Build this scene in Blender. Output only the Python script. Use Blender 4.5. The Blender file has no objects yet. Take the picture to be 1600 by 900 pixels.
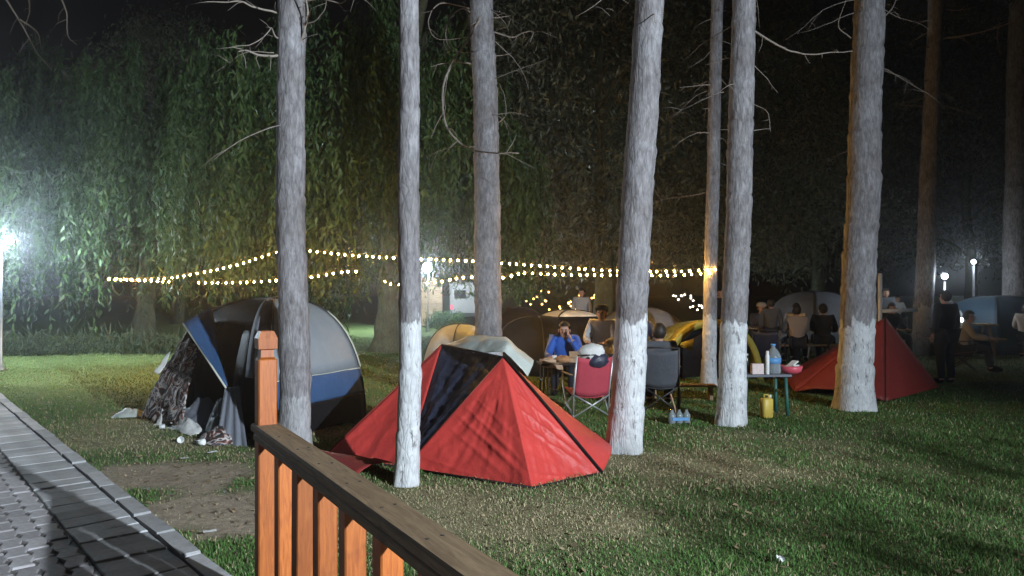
import bpy, bmesh, math, random
import numpy as np
from mathutils import Vector, Matrix, noise

random.seed(11); RNG = np.random.default_rng(11)
R = math.radians
sc = bpy.context.scene
C = sc.collection

# ------------------------------------------------------------------ camera
F, CH = 1150.0, 1.6                       # focal length in photo pixels, eye height
cam_d = bpy.data.cameras.new('camera'); cam = bpy.data.objects.new('camera', cam_d); C.objects.link(cam)
cam.location = (0, 0, CH); cam.rotation_euler = (R(90), 0, 0)
cam_d.sensor_width = 36; cam_d.lens = 36 * F / 1600; cam_d.clip_end = 600; cam_d.clip_start = 0.05
sc.camera = cam
# ------------------------------------------------------------------ night sky
w = bpy.data.worlds.new('World'); sc.world = w; w.use_nodes = True
nt = w.node_tree; sky = nt.nodes.new('ShaderNodeTexSky'); sky.sky_type = 'NISHITA'; sky.sun_disc = False
sky.sun_elevation = R(-4); sky.sun_rotation = R(200)
nt.nodes['Background'].inputs['Strength'].default_value = 0.15
nt.links.new(sky.outputs[0], nt.nodes['Background'].inputs['Color'])
# ------------------------------------------------------------------ exposure and sampling
sc.view_settings.view_transform = 'Standard'; sc.view_settings.look = 'None'
sc.view_settings.exposure = 0.3; sc.view_settings.gamma = 1
cy = sc.cycles
sc.render.filter_size = 1.9
cy.use_denoising = True; cy.max_bounces = 5; cy.diffuse_bounces = 2; cy.glossy_bounces = 2
cy.transmission_bounces = 4; cy.transparent_max_bounces = 8; cy.volume_bounces = 0
cy.sample_clamp_indirect = 2.0; cy.sample_clamp_direct = 0; cy.use_light_tree = True
cy.caustics_reflective = False; cy.caustics_refractive = False

FLOOD = (8.8, -5.4, 5.0)                  # floodlight on its mast, behind the photographer

# ================================================================== helpers
def at(px, py, d):                        # photo pixel + distance -> point
    return Vector(((px - 800) / F * d, d, CH - (py - 450) / F * d))

class MB:
    def __init__(s): s.v = []; s.f = []
    def add(s, vs, fs):
        o = len(s.v); s.v += [tuple(p) for p in vs]; s.f += [tuple(i + o for i in f) for f in fs]; return s
    def box(s, c, size, rz=0, rx=0, ry=0, bev=0.0):
        m = Matrix.Translation(c) @ Matrix.Rotation(rz, 4, 'Z') @ Matrix.Rotation(ry, 4, 'Y') @ Matrix.Rotation(rx, 4, 'X')
        hx, hy, hz = [q / 2 for q in size]
        if bev <= 0:
            vs = [m @ Vector((x, y, z)) for z in (-hz, hz) for x, y in ((-hx, -hy), (hx, -hy), (hx, hy), (-hx, hy))]
            return s.add(vs, [(3, 2, 1, 0), (4, 5, 6, 7), (0, 1, 5, 4), (1, 2, 6, 5), (2, 3, 7, 6), (3, 0, 4, 7)])
        bm = bmesh.new(); bmesh.ops.create_cube(bm, size=1)
        for v in bm.verts: v.co = Vector((v.co.x * size[0], v.co.y * size[1], v.co.z * size[2]))
        bmesh.ops.bevel(bm, geom=bm.edges[:], offset=bev, segments=1, affect='EDGES')
        bm.verts.ensure_lookup_table()
        s.add([m @ v.co for v in bm.verts], [[v.index for v in f.verts] for f in bm.faces]); bm.free(); return s
    def tube(s, pts, rad, n=8, cap=True, flat=1.0):
        pts = [Vector(p) for p in pts]
        if not hasattr(rad, '__len__'): rad = [rad] * len(pts)
        rings = []; ref = Vector((0.31, 0.2, 0.93)).normalized()
        o = len(s.v)
        for i, p in enumerate(pts):
            t = (pts[min(i + 1, len(pts) - 1)] - pts[max(i - 1, 0)]).normalized()
            if abs(t.dot(ref)) > 0.95: ref = Vector((0.9, 0.3, 0.1)).normalized()
            a = t.cross(ref).normalized(); b = t.cross(a).normalized()
            for k in range(n):
                q = 2 * math.pi * k / n
                s.v.append(tuple(p + (a * math.cos(q) + b * math.sin(q) * flat) * rad[i]))
        for i in range(len(pts) - 1):
            for k in range(n):
                k2 = (k + 1) % n
                s.f.append((o + i * n + k, o + i * n + k2, o + (i + 1) * n + k2, o + (i + 1) * n + k))
        if cap:
            s.f.append(tuple(o + k for k in reversed(range(n)))); e = o + (len(pts) - 1) * n
            s.f.append(tuple(e + k for k in range(n)))
        return s
    def lathe(s, prof, n=16, m=Matrix()):
        o = len(s.v)
        for r, z in prof:
            for k in range(n):
                q = 2 * math.pi * k / n; s.v.append(tuple(m @ Vector((r * math.cos(q), r * math.sin(q), z))))
        for i in range(len(prof) - 1):
            for k in range(n):
                k2 = (k + 1) % n; s.f.append((o + i * n + k, o + i * n + k2, o + (i + 1) * n + k2, o + (i + 1) * n + k))
        s.f.append(tuple(o + k for k in reversed(range(n)))); e = o + (len(prof) - 1) * n
        s.f.append(tuple(e + k for k in range(n))); return s
    def ball(s, c, r, n=12, m2=8, jit=0.0, seed=0):
        c = Vector(c); r = (r, r, r) if not hasattr(r, '__len__') else r
        prof = []
        o = len(s.v)
        for i in range(m2 + 1):
            t = math.pi * i / m2
            for k in range(n):
                q = 2 * math.pi * k / n
                d = Vector((math.sin(t) * math.cos(q), math.sin(t) * math.sin(q), -math.cos(t)))
                j = 1 + jit * noise.noise(d * 2.2 + Vector((seed, seed * 2, 0)))
                s.v.append(tuple(c + Vector((d.x * r[0], d.y * r[1], d.z * r[2])) * j))
        for i in range(m2):
            for k in range(n):
                k2 = (k + 1) % n; s.f.append((o + i * n + k, o + i * n + k2, o + (i + 1) * n + k2, o + (i + 1) * n + k))
        return s
    def grid(s, g):
        o = len(s.v); n = len(g); m = len(g[0])
        for row in g: s.v += [tuple(p) for p in row]
        for i in range(n - 1):
            for j in range(m - 1):
                s.f.append((o + i * m + j, o + i * m + j + 1, o + (i + 1) * m + j + 1, o + (i + 1) * m + j))
        return s
    def mesh(s, name, mat, smooth=False):
        me = bpy.data.meshes.new(name); me.from_pydata(s.v, [], s.f); me.materials.append(mat)
        if smooth: me.polygons.foreach_set('use_smooth', [True] * len(me.polygons))
        me.update(); return me
    def build(s, name, mat, parent=None, smooth=False, solid=0.0):
        o = bpy.data.objects.new(name, s.mesh(name, mat, smooth)); C.objects.link(o); o.parent = parent
        if solid:
            md = o.modifiers.new('thickness', 'SOLIDIFY'); md.thickness = solid; md.offset = -1
        return o

def np_mesh(name, V, Fa, mat, col=None):
    me = bpy.data.meshes.new(name); nv = len(V); nf, k = Fa.shape
    me.vertices.add(nv); me.vertices.foreach_set('co', np.asarray(V, np.float32).ravel())
    me.loops.add(nf * k); me.loops.foreach_set('vertex_index', np.asarray(Fa, np.int32).ravel())
    me.polygons.add(nf); me.polygons.foreach_set('loop_start', np.arange(0, nf * k, k, dtype=np.int32))
    me.update(calc_edges=True); me.materials.append(mat)
    if col is not None:
        a = me.color_attributes.new('tint', 'FLOAT_COLOR', 'POINT')
        c4 = np.ones((nv, 4), np.float32); c4[:, :3] = col; a.data.foreach_set('color', c4.ravel())
    return me

def link(name, me, parent=None):
    o = bpy.data.objects.new(name, me); C.objects.link(o); o.parent = parent; return o
def tag(o, label, cat, group=None, kind=None):
    o['label'] = label; o['category'] = cat
    if group: o['group'] = group
    if kind: o['kind'] = kind
    return o
def thing(name, label, cat, loc=(0, 0, 0), rz=0, group=None):
    o = bpy.data.objects.new(name, None); C.objects.link(o); o.empty_display_size = 0.1
    o.location = loc; o.rotation_euler = (0, 0, rz); return tag(o, label, cat, group)
def struct(o): o['kind'] = 'structure'; return o

# ================================================================== materials
def mk(name):
    m = bpy.data.materials.new(name); m.use_nodes = True; return m, m.node_tree, m.node_tree.nodes['Principled BSDF']
def node(t, typ, **kw):
    n = t.nodes.new(typ)
    for k, v in kw.items(): setattr(n, k, v)
    return n
def coords(t, kind='Object', scale=(1, 1, 1)):
    c = node(t, 'ShaderNodeTexCoord'); m = node(t, 'ShaderNodeMapping'); m.inputs['Scale'].default_value = scale
    t.links.new(c.outputs[kind], m.inputs['Vector']); return m.outputs[0]
def ntex(t, vec, scale, detail=4, rough=0.55, dist=0):
    n = node(t, 'ShaderNodeTexNoise'); n.inputs['Scale'].default_value = scale; n.inputs['Detail'].default_value = detail
    n.inputs['Roughness'].default_value = rough; n.inputs['Distortion'].default_value = dist
    t.links.new(vec, n.inputs['Vector']); return n.outputs['Fac']
def ramp(t, fac, stops):
    r = node(t, 'ShaderNodeValToRGB'); e = r.color_ramp.elements
    while len(e) < len(stops): e.new(0.5)
    for k, (p, c) in enumerate(stops):
        e[k].position = p; e[k].color = (*c, 1) if len(c) == 3 else c
    t.links.new(fac, r.inputs[0]); return r.outputs[0]
def mixc(t, fac, a, b, mode='MIX'):
    m = node(t, 'ShaderNodeMix', data_type='RGBA', blend_type=mode)
    for s_, v in ((0, fac), (6, a), (7, b)):
        if isinstance(v, (int, float)): m.inputs[s_].default_value = v
        elif isinstance(v, tuple): m.inputs[s_].default_value = (*v, 1)
        else: t.links.new(v, m.inputs[s_])
    return m.outputs[2]
def bump(t, b, h, strength=0.3, dist=0.01):
    n = node(t, 'ShaderNodeBump'); n.inputs['Strength'].default_value = strength; n.inputs['Distance'].default_value = dist
    t.links.new(h, n.inputs['Height']); t.links.new(n.outputs[0], b.inputs['Normal'])
def scl(c, k): return tuple(min(1, x * k) for x in c)

def plain(name, col, rough=0.6, var=0.25, scale=14, metal=0.0, bmp=0.15, spec=0.4):
    m, t, b = mk(name); v = coords(t)
    f = ntex(t, v, scale, 5)
    c = ramp(t, f, [(0.3, scl(col, 1 - var)), (0.7, scl(col, 1 + var))])
    t.links.new(c, b.inputs['Base Color']); b.inputs['Roughness'].default_value = rough; b.inputs['Metallic'].default_value = metal
    b.inputs['Specular IOR Level'].default_value = spec
    bump(t, b, ntex(t, v, scale * 6, 3), bmp, 0.004); return m
def fabric(name, col, rough=0.55, var=0.14, wr=0.5):
    m, t, b = mk(name); v = coords(t)
    big = ntex(t, v, 2.3, 4, 0.6, 0.6); fine = ntex(t, v, 240, 2)
    c = ramp(t, big, [(0.3, scl(col, 1 - var)), (0.72, scl(col, 1 + var))])
    t.links.new(c, b.inputs['Base Color']); b.inputs['Roughness'].default_value = rough
    b.inputs['Sheen Weight'].default_value = 0.02; b.inputs['Specular IOR Level'].default_value = 0.35 if max(col) > 0.05 else 0.12
    mt = node(t, 'ShaderNodeMath', operation='MULTIPLY_ADD'); mt.inputs[1].default_value = 0.05
    t.links.new(fine, mt.inputs[0]); t.links.new(ntex(t, v, 7, 5, 0.6, 1.2), mt.inputs[2])
    bump(t, b, mt.outputs[0], wr, 0.02); return m
def emit(name, col, strength):
    m, t, b = mk(name); b.inputs['Base Color'].default_value = (*col, 1)
    b.inputs['Emission Color'].default_value = (*col, 1); b.inputs['Emission Strength'].default_value = strength; return m
def wood(name, a, b_, rough=0.55, along=(1, 1, 1), bmp=0.25):
    m, t, b = mk(name); v = coords(t, 'Object', along)
    oi = node(t, 'ShaderNodeObjectInfo')
    va = node(t, 'ShaderNodeVectorMath', operation='ADD'); t.links.new(v, va.inputs[0]); t.links.new(oi.outputs['Random'], va.inputs[1])
    g = ntex(t, va.outputs[0], 9, 6, 0.6, 1.5)
    c = ramp(t, g, [(0.28, a), (0.7, b_)])
    kn = ramp(t, ntex(t, coords(t), 5, 3), [(0.60, (1, 1, 1)), (0.72, (0.5, 0.42, 0.38))])
    c = mixc(t, 0.8, c, kn, 'MULTIPLY')
    hs = node(t, 'ShaderNodeHueSaturation'); t.links.new(c, hs.inputs['Color'])
    mr = node(t, 'ShaderNodeMapRange'); mr.inputs[3].default_value = 0.7; mr.inputs[4].default_value = 1.15
    t.links.new(oi.outputs['Random'], mr.inputs[0]); t.links.new(mr.outputs[0], hs.inputs['Value'])
    t.links.new(hs.outputs[0], b.inputs['Base Color']); b.inputs['Roughness'].default_value = rough
    bump(t, b, g, bmp, 0.006); return m
def bark(name, wash_z=None, wash_amt=1.0, dark=(0.085, 0.080, 0.085), light=(0.38, 0.37, 0.38), ragged=0.16):
    m, t, b = mk(name); v = coords(t); vs = coords(t, 'Object', (1, 1, 0.28))
    plates = node(t, 'ShaderNodeTexVoronoi', feature='DISTANCE_TO_EDGE'); plates.inputs['Scale'].default_value = 19
    wv = node(t, 'ShaderNodeVectorMath', operation='ADD')
    nn = node(t, 'ShaderNodeTexNoise'); nn.inputs['Scale'].default_value = 9; t.links.new(vs, nn.inputs['Vector'])
    sm = node(t, 'ShaderNodeVectorMath', operation='SCALE'); sm.inputs['Scale'].default_value = 0.12
    t.links.new(nn.outputs['Color'], sm.inputs[0]); t.links.new(vs, wv.inputs[0]); t.links.new(sm.outputs[0], wv.inputs[1])
    t.links.new(wv.outputs[0], plates.inputs['Vector'])
    crack = ramp(t, plates.outputs['Distance'], [(0.0, (0.6, 0.6, 0.6)), (0.16, (1, 1, 1))])
    n1 = ntex(t, vs, 26, 6, 0.7); n2 = ntex(t, v, 3.1, 4)
    base = ramp(t, n1, [(0.24, dark), (0.5, tuple((a + c) / 2 for a, c in zip(dark, light))), (0.76, light)])
    base = mixc(t, 0.7, base, ramp(t, n2, [(0.32, (0.66, 0.60, 0.58)), (0.66, (1.25, 1.24, 1.26))]), 'MULTIPLY')
    cm = ramp(t, plates.outputs['Distance'], [(0.0, (0.42, 0.39, 0.38)), (0.11, (1, 1, 1))])
    base = mixc(t, 0.32, base, cm, 'MULTIPLY')
    col = base
    if wash_z is not None:
        sx = node(t, 'ShaderNodeSeparateXYZ'); t.links.new(v, sx.inputs[0])
        e = ntex(t, coords(t, 'Object', (1, 1, 0.35)), 7, 5, 0.65)
        ma = node(t, 'ShaderNodeMath', operation='MULTIPLY_ADD'); ma.inputs[1].default_value = ragged * 5; t.links.new(e, ma.inputs[0]); t.links.new(sx.outputs['Z'], ma.inputs[2])
        mr = node(t, 'ShaderNodeMapRange'); mr.inputs[1].default_value = wash_z + ragged * 2.5 - 0.018; mr.inputs[2].default_value = wash_z + ragged * 2.5 + 0.018
        mr.inputs[3].default_value = 1; mr.inputs[4].default_value = 0; t.links.new(ma.outputs[0], mr.inputs[0])
        chips = ramp(t, ntex(t, vs, 17, 6, 0.72), [(0.38, (0.05, 0.05, 0.05)), (0.43, (1, 1, 1))])
        mm = node(t, 'ShaderNodeMath', operation='MULTIPLY'); t.links.new(mr.outputs[0], mm.inputs[0]); t.links.new(chips, mm.inputs[1])
        m3 = node(t, 'ShaderNodeMath', operation='MULTIPLY'); m3.inputs[1].default_value = wash_amt; t.links.new(mm.outputs[0], m3.inputs[0])
        lime = ramp(t, ntex(t, v, 12, 5), [(0.3, (0.50, 0.51, 0.53)), (0.7, (0.70, 0.71, 0.72))])
        lime = mixc(t, 0.3, lime, cm, 'MULTIPLY')
        col = mixc(t, m3.outputs[0], base, lime)
    t.links.new(col, b.inputs['Base Color']); b.inputs['Roughness'].default_value = 0.9; b.inputs['Specular IOR Level'].default_value = 0.15
    h = mixc(t, 0.62, crack, n1); bump(t, b, h, 0.8, 0.02); return m
def leafmat(name, a, b_):
    m, t, b = mk(name)
    at_ = node(t, 'ShaderNodeAttribute'); at_.attribute_name = 'tint'
    c = mixc(t, at_.outputs['Fac'], a, b_)
    t.links.new(c, b.inputs['Base Color']); b.inputs['Roughness'].default_value = 0.5; b.inputs['Specular IOR Level'].default_value = 0.3
    tr = node(t, 'ShaderNodeBsdfTranslucent'); t.links.new(c, tr.inputs['Color'])
    mx = node(t, 'ShaderNodeMixShader'); mx.inputs[0].default_value = 0.3
    t.links.new(b.outputs[0], mx.inputs[1]); t.links.new(tr.outputs[0], mx.inputs[2])
    t.links.new(mx.outputs[0], t.nodes['Material Output'].inputs['Surface']); return m
def tintmat(name, rough=0.8):
    m, t, b = mk(name); at_ = node(t, 'ShaderNodeAttribute'); at_.attribute_name = 'tint'
    t.links.new(at_.outputs['Color'], b.inputs['Base Color']); b.inputs['Roughness'].default_value = rough
    b.inputs['Specular IOR Level'].default_value = 0.2; return m

M = {}
M['orange'] = wood('orange_stained_wood', (0.27, 0.062, 0.010), (0.47, 0.135, 0.022), 0.5, (6, 6, 0.6))
M['rail'] = wood('weathered_rail_wood', (0.15, 0.090, 0.048), (0.33, 0.225, 0.125), 0.8, (0.5, 5, 5))
M['red'] = fabric('red_tent_nylon', (0.52, 0.050, 0.042), 0.5, 0.16, 0.45)
M['darkred'] = fabric('dark_red_nylon', (0.22, 0.027, 0.023), 0.55, 0.12, 0.3)
M['navy'] = fabric('navy_nylon', (0.030, 0.034, 0.060), 0.42, 0.2, 0.6)
M['greyfly'] = fabric('grey_fly_nylon', (0.24, 0.27, 0.30), 0.5, 0.10, 0.35)
M['blue'] = fabric('blue_nylon', (0.035, 0.085, 0.19), 0.5, 0.15, 0.4)
M['black'] = fabric('black_nylon', (0.008, 0.008, 0.010), 0.6, 0.2, 0.4)
M['brown'] = fabric('dark_brown_nylon', (0.020, 0.013, 0.012), 0.6, 0.2, 0.4)
M['pale'] = fabric('pale_grey_sheet', (0.46, 0.49, 0.45), 0.5, 0.07, 0.4)
M['yellow'] = fabric('yellow_green_nylon', (0.30, 0.265, 0.05), 0.55, 0.12, 0.3)
M['olive'] = fabric('grey_green_nylon', (0.13, 0.145, 0.07), 0.55, 0.12, 0.3)
M['white_cloth'] = fabric('white_cloth', (0.62, 0.62, 0.60), 0.7, 0.1, 0.4)
M['grey_cloth'] = fabric('grey_cloth', (0.16, 0.17, 0.20), 0.7, 0.15, 0.5)
M['trim'] = plain('pale_trim', (0.55, 0.55, 0.46), 0.5, 0.1)
M['metal'] = plain('painted_metal', (0.45, 0.46, 0.47), 0.35, 0.1, metal=0.6)
M['dark_metal'] = plain('dark_metal', (0.05, 0.05, 0.055), 0.45, 0.2, metal=0.5)
M['white'] = plain('white_paint', (0.72, 0.73, 0.72), 0.45, 0.06)
M['cable'] = plain('black_cable', (0.02, 0.02, 0.02), 0.6)
M['green_metal'] = plain('green_painted_metal', (0.03, 0.12, 0.10), 0.45, 0.12)
M['skin'] = plain('skin', (0.46, 0.27, 0.20), 0.55, 0.08)
M['hair'] = plain('dark_hair', (0.018, 0.014, 0.012), 0.55, 0.3)
def warm(n, s): return emit(n, (1.0, 0.52, 0.11), s)
M['bulb'] = warm('warm_bulb_glow', 360)
M['lamp_white'] = emit('cool_lamp_glow', (0.80, 0.92, 1.0), 3600)
M['pine_leaf'] = leafmat('pine_needles', (0.035, 0.050, 0.022), (0.075, 0.09, 0.04))
M['willow_leaf'] = leafmat('willow_leaves', (0.018, 0.042, 0.014), (0.09, 0.155, 0.05))
M['dark_leaf'] = leafmat('dull_leaves', (0.07, 0.08, 0.055), (0.22, 0.22, 0.14))
M['twig'] = plain('dead_twig', (0.26, 0.22, 0.19), 0.85, 0.25, 30)
M['willow_bark'] = bark('willow_bark', None, dark=(0.05, 0.055, 0.035), light=(0.16, 0.17, 0.11))

# ================================================================== ground and path
EX, EY = -1.65, 4.13; UX, UY = 0.659, -0.752          # path edge point and direction
def sd(x, y): return (x - EX) * UY + (y - EY) * (-UX)     # >0 on the path side
def ground_z(x, y):
    n = noise.noise(Vector((x * 0.35, y * 0.35, 3))) * 0.035 + noise.noise(Vector((x * 1.7, y * 1.7, 8))) * 0.014
    return n * 0.8
def blob(x, y, px, py, rx, ry):           # patch centred on a ground point seen at a pixel
    d = F * CH / (py - 450); cx = (px - 800) / F * d
    return np.exp(-(((x - cx) / rx) ** 2 + ((y - d) / ry) ** 2))
def vnoise(x, y, s, k):
    # cheap smooth value noise on arrays
    xi = np.floor(x * s).astype(np.int64); yi = np.floor(y * s).astype(np.int64); fx = x * s - xi; fy = y * s - yi
    fx = fx * fx * (3 - 2 * fx); fy = fy * fy * (3 - 2 * fy)
    def h(a, b): 
        q = (a * 374761393 + b * 668265263 + k * 974711) & 0x7fffffff
        q = ((q ^ (q >> 13)) * 1274126177) & 0x7fffffff
        return ((q ^ (q >> 16)) & 0xffff) / 65535.0
    return (h(xi, yi) * (1 - fx) + h(xi + 1, yi) * fx) * (1 - fy) + (h(xi, yi + 1) * (1 - fx) + h(xi + 1, yi + 1) * fx) * fy
def fields(x, y):
    n = 0.55 * vnoise(x, y, 1.6, 1) + 0.3 * vnoise(x, y, 4.1, 2) + 0.15 * vnoise(x, y, 11.0, 3)
    dirt = 1.3 * blob(x, y, 235, 745, 0.9, 0.55) + 1.2 * blob(x, y, 320, 800, 0.75, 0.45) + 0.8 * blob(x, y, 380, 860, 0.4, 0.3)
    dirt = np.clip((dirt + (n - 0.5) * 2.6 - 0.42) * 2.0, 0, 1) * (dirt > 0.02)
    dry = 1.35 * blob(x, y, 800, 820, 0.95, 0.8) + 1.2 * blob(x, y, 1000, 735, 1.1, 0.8) + 0.7 * blob(x, y, 280, 680, 2.0, 1.3) + 0.55 * blob(x, y, 1220, 700, 1.0, 0.9) + 0.7 * blob(x, y, 640, 790, 0.9, 0.6)
    dry = np.clip(dry * 0.9 + (n - 0.5) * 1.6 * (0.35 + np.clip(dry, 0, 0.65)), 0, 1)
    return dirt, dry, n
xs = np.concatenate([[-150, -90, -50, -30, -20], np.arange(-14, 14.01, 0.2), [20, 30, 50, 90, 150]])
ys = np.concatenate([[-150, -80, -40, -20, -10, -5, -2], np.arange(0, 26.01, 0.2), [32, 42, 60, 90, 150]])
XX, YY = np.meshgrid(xs, ys); V = np.stack([XX.ravel(), YY.ravel(), np.zeros(XX.size)], 1)
for i in range(len(V)):
    s_ = sd(V[i, 0], V[i, 1])
    V[i, 2] = ground_z(V[i, 0], V[i, 1]) * min(1, max(0.0, (0.6 - s_) / 1.2)) - 0.07 * min(1, max(0, (s_ + 0.05) / 0.3))
nx = len(xs); ii = np.arange(len(ys) - 1)[:, None] * nx + np.arange(nx - 1)[None, :]
Fq = np.stack([ii, ii + 1, ii + 1 + nx, ii + nx], -1).reshape(-1, 4)
dirt, dry, nz = fields(V[:, 0], V[:, 1])
G_ = np.array([0.105, 0.14, 0.06]); D_ = np.array([0.38, 0.32, 0.205]); S_ = np.array([0.42, 0.345, 0.27])
lamplit = np.clip((V[:, 1] - 9.5) / 3, 0, 1) * np.clip((-V[:, 0] - 3.0) / 2, 0, 1)  # left lamp's light painted into the far-left lawn colour
dry = dry * (1 - 0.8 * lamplit); G_ = G_ + lamplit[:, None] * (np.array([0.25, 0.34, 0.13]) - G_)
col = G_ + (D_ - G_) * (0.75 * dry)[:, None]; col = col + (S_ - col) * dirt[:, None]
gm, t, b = mk('lawn_soil'); a_ = node(t, 'ShaderNodeAttribute'); a_.attribute_name = 'tint'
vv = coords(t); n1 = ntex(t, vv, 22, 6, 0.7); n2 = ntex(t, vv, 140, 3, 0.6)
cc = mixc(t, 0.9, a_.outputs['Color'], ramp(t, n1, [(0.3, (0.6, 0.6, 0.58)), (0.7, (1.25, 1.22, 1.2))]), 'MULTIPLY')
cc = mixc(t, 0.7, cc, ramp(t, ntex(t, vv, 5, 6, 0.75), [(0.35, (0.7, 0.68, 0.66)), (0.62, (1.15, 1.15, 1.15))]), 'MULTIPLY')
cc = mixc(t, 0.8, cc, ramp(t, n2, [(0.3, (0.65, 0.65, 0.65)), (0.7, (1.3, 1.3, 1.25))]), 'MULTIPLY')
t.links.new(cc, b.inputs['Base Color']); b.inputs['Roughness'].default_value = 0.95; b.inputs['Specular IOR Level'].default_value = 0.1
bump(t, b, mixc(t, 0.4, n1, n2), 0.7, 0.03)
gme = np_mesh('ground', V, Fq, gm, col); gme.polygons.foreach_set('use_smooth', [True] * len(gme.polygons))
ground = struct(link('ground', gme))

# path bed
def pth(tt, ss, z=0.0): return Vector((EX + UX * tt + UY * ss, EY + UY * tt - UX * ss, z))
M['bed'] = plain('path_joint_sand', (0.16, 0.145, 0.13), 0.95, 0.3, 40)
def stone(name, c, v):
    m, t, b = mk(name); oi = node(t, 'ShaderNodeObjectInfo'); vv = coords(t)
    f = ntex(t, vv, 30, 6, 0.65)
    cc = ramp(t, f, [(0.25, scl(c, 1 - v)), (0.75, scl(c, 1 + v))])
    geo = coords(t); st = ramp(t, ntex(t, geo, 3.0, 5, 0.7), [(0.35, (0.62, 0.58, 0.55)), (0.6, (1, 1, 1))])
    cc = mixc(t, 0.8, cc, st, 'MULTIPLY')
    mr = node(t, 'ShaderNodeMapRange'); mr.inputs[3].default_value = 0.72; mr.inputs[4].default_value = 1.2; t.links.new(oi.outputs['Random'], mr.inputs[0])
    hs = node(t, 'ShaderNodeHueSaturation'); t.links.new(cc, hs.inputs['Color']); t.links.new(mr.outputs[0], hs.inputs['Value'])
    t.links.new(hs.outputs[0], b.inputs['Base Color']); b.inputs['Roughness'].default_value = 0.8
    bump(t, b, ntex(t, vv, 160, 4), 0.5, 0.004); return m
M['paver'] = stone('grey_paver', (0.46, 0.44, 0.46), 0.16); M['kerb'] = stone('pale_kerb', (0.47, 0.47, 0.48), 0.15)
pm = MB(); pm.add([pth(-16, 0.0, 0.03), pth(12, 0.0, 0.03), pth(12, 4.2, 0.03), pth(-16, 4.2, 0.03), pth(-16, 0.0, -0.12), pth(12, 0.0, -0.12), pth(12, 4.2, -0.12), pth(-16, 4.2, -0.12)],
       [(3, 2, 1, 0), (4, 5, 6, 7), (0, 1, 5, 4), (1, 2, 6, 5), (2, 3, 7, 6), (3, 0, 4, 7)])
path = struct(pm.build('path', M['bed']))
ang = math.atan2(UY, UX)
def prism(poly, h, inset=0.006):
    n = len(poly); c = Vector((sum(p[0] for p in poly) / n, sum(p[1] for p in poly) / n))
    mb = MB(); vs = [(x, y, 0) for x, y in poly] + [(x, y, h - inset) for x, y in poly]
    for x, y in poly:
        d = Vector((x, y)) - c; d *= 1 - inset / max(d.length, 1e-3) * 1.2; vs.append((c.x + d.x, c.y + d.y, h))
    fs = [tuple(2 * n + k for k in range(n))]
    for k in range(n):
        k2 = (k + 1) % n; fs += [(k, k2, n + k2, n + k), (n + k, n + k2, 2 * n + k2, 2 * n + k)]
    return mb.add(vs, fs)
Lp, Wp, gz, zz = 0.20, 0.115, 0.0035, 0.016
zig = [(0, 0), (0.25, 1), (0.5, 0), (0.75, -1), (1, 0)]
poly = [(-Lp / 2 + gz + (Lp - 2 * gz) * u, -Wp / 2 + gz + zz * s) for u, s in zig] + [(-Lp / 2 + gz + (Lp - 2 * gz) * u, Wp / 2 - gz + zz * s) for u, s in reversed(zig)]
pav_me = prism(poly, 0.045).mesh('paver', M['paver'])
slab_me = prism([(-0.095, -0.195), (0.095, -0.195), (0.095, 0.195), (-0.095, 0.195)], 0.048).mesh('border_slab', M['kerb'])
kerb_me = prism([(-0.245, -0.055), (0.245, -0.055), (0.245, 0.055), (-0.245, 0.055)], 0.060, 0.010).mesh('kerb_stone', M['kerb'])
def vis(p, mx=0.85, my=0.55):
    if p.y < 0.6: return False
    return abs(p.x / p.y) < mx and (CH - p.z) / p.y < my
rest = MB()
def lay(me, name, tt, ss, keep, z=-0.004):
    p = pth(tt, ss, z + random.uniform(-0.005, 0.005))
    if keep:
        o = link(name, me, path); o.location = p; o.rotation_euler = (random.uniform(-.022, .022), random.uniform(-.022, .022), ang + random.uniform(-.02, .02))
    else:
        mt = Matrix.Translation(p) @ Matrix.Rotation(ang, 4, 'Z')
        rest.add([mt @ v.co for v in me.vertices], [tuple(f.vertices) for f in me.polygons])
for k in range(-30, 22):
    tt = k * 0.5; p = pth(tt, 0.06)
    lay(kerb_me, 'kerb_stone', tt, 0.06, vis(p))
for k in range(-70, 40):
    tt = k * 0.2; p = pth(tt, 0.32)
    lay(slab_me, 'border_slab', tt, 0.32, vis(p))
cand = []
for r_ in range(0, 31):
    for k in range(-60, 30):
        tt = k * Lp + (r_ % 2) * Lp / 2; ss = 0.59 + r_ * Wp; cand.append((tt, ss))
cand = [(vis(pth(*c), 0.72, 0.42), -pth(*c).length, c) for c in cand]
cand.sort(key=lambda q: (not q[0], -q[1])); cnt = 0
for q in cand:
    kp = q[0] and cnt < 290; cnt += kp
    lay(pav_me, 'paver', q[2][0], q[2][1], kp)
ro = rest.build('paving', M['paver'], path); ro['kind'] = 'stuff'

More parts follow.
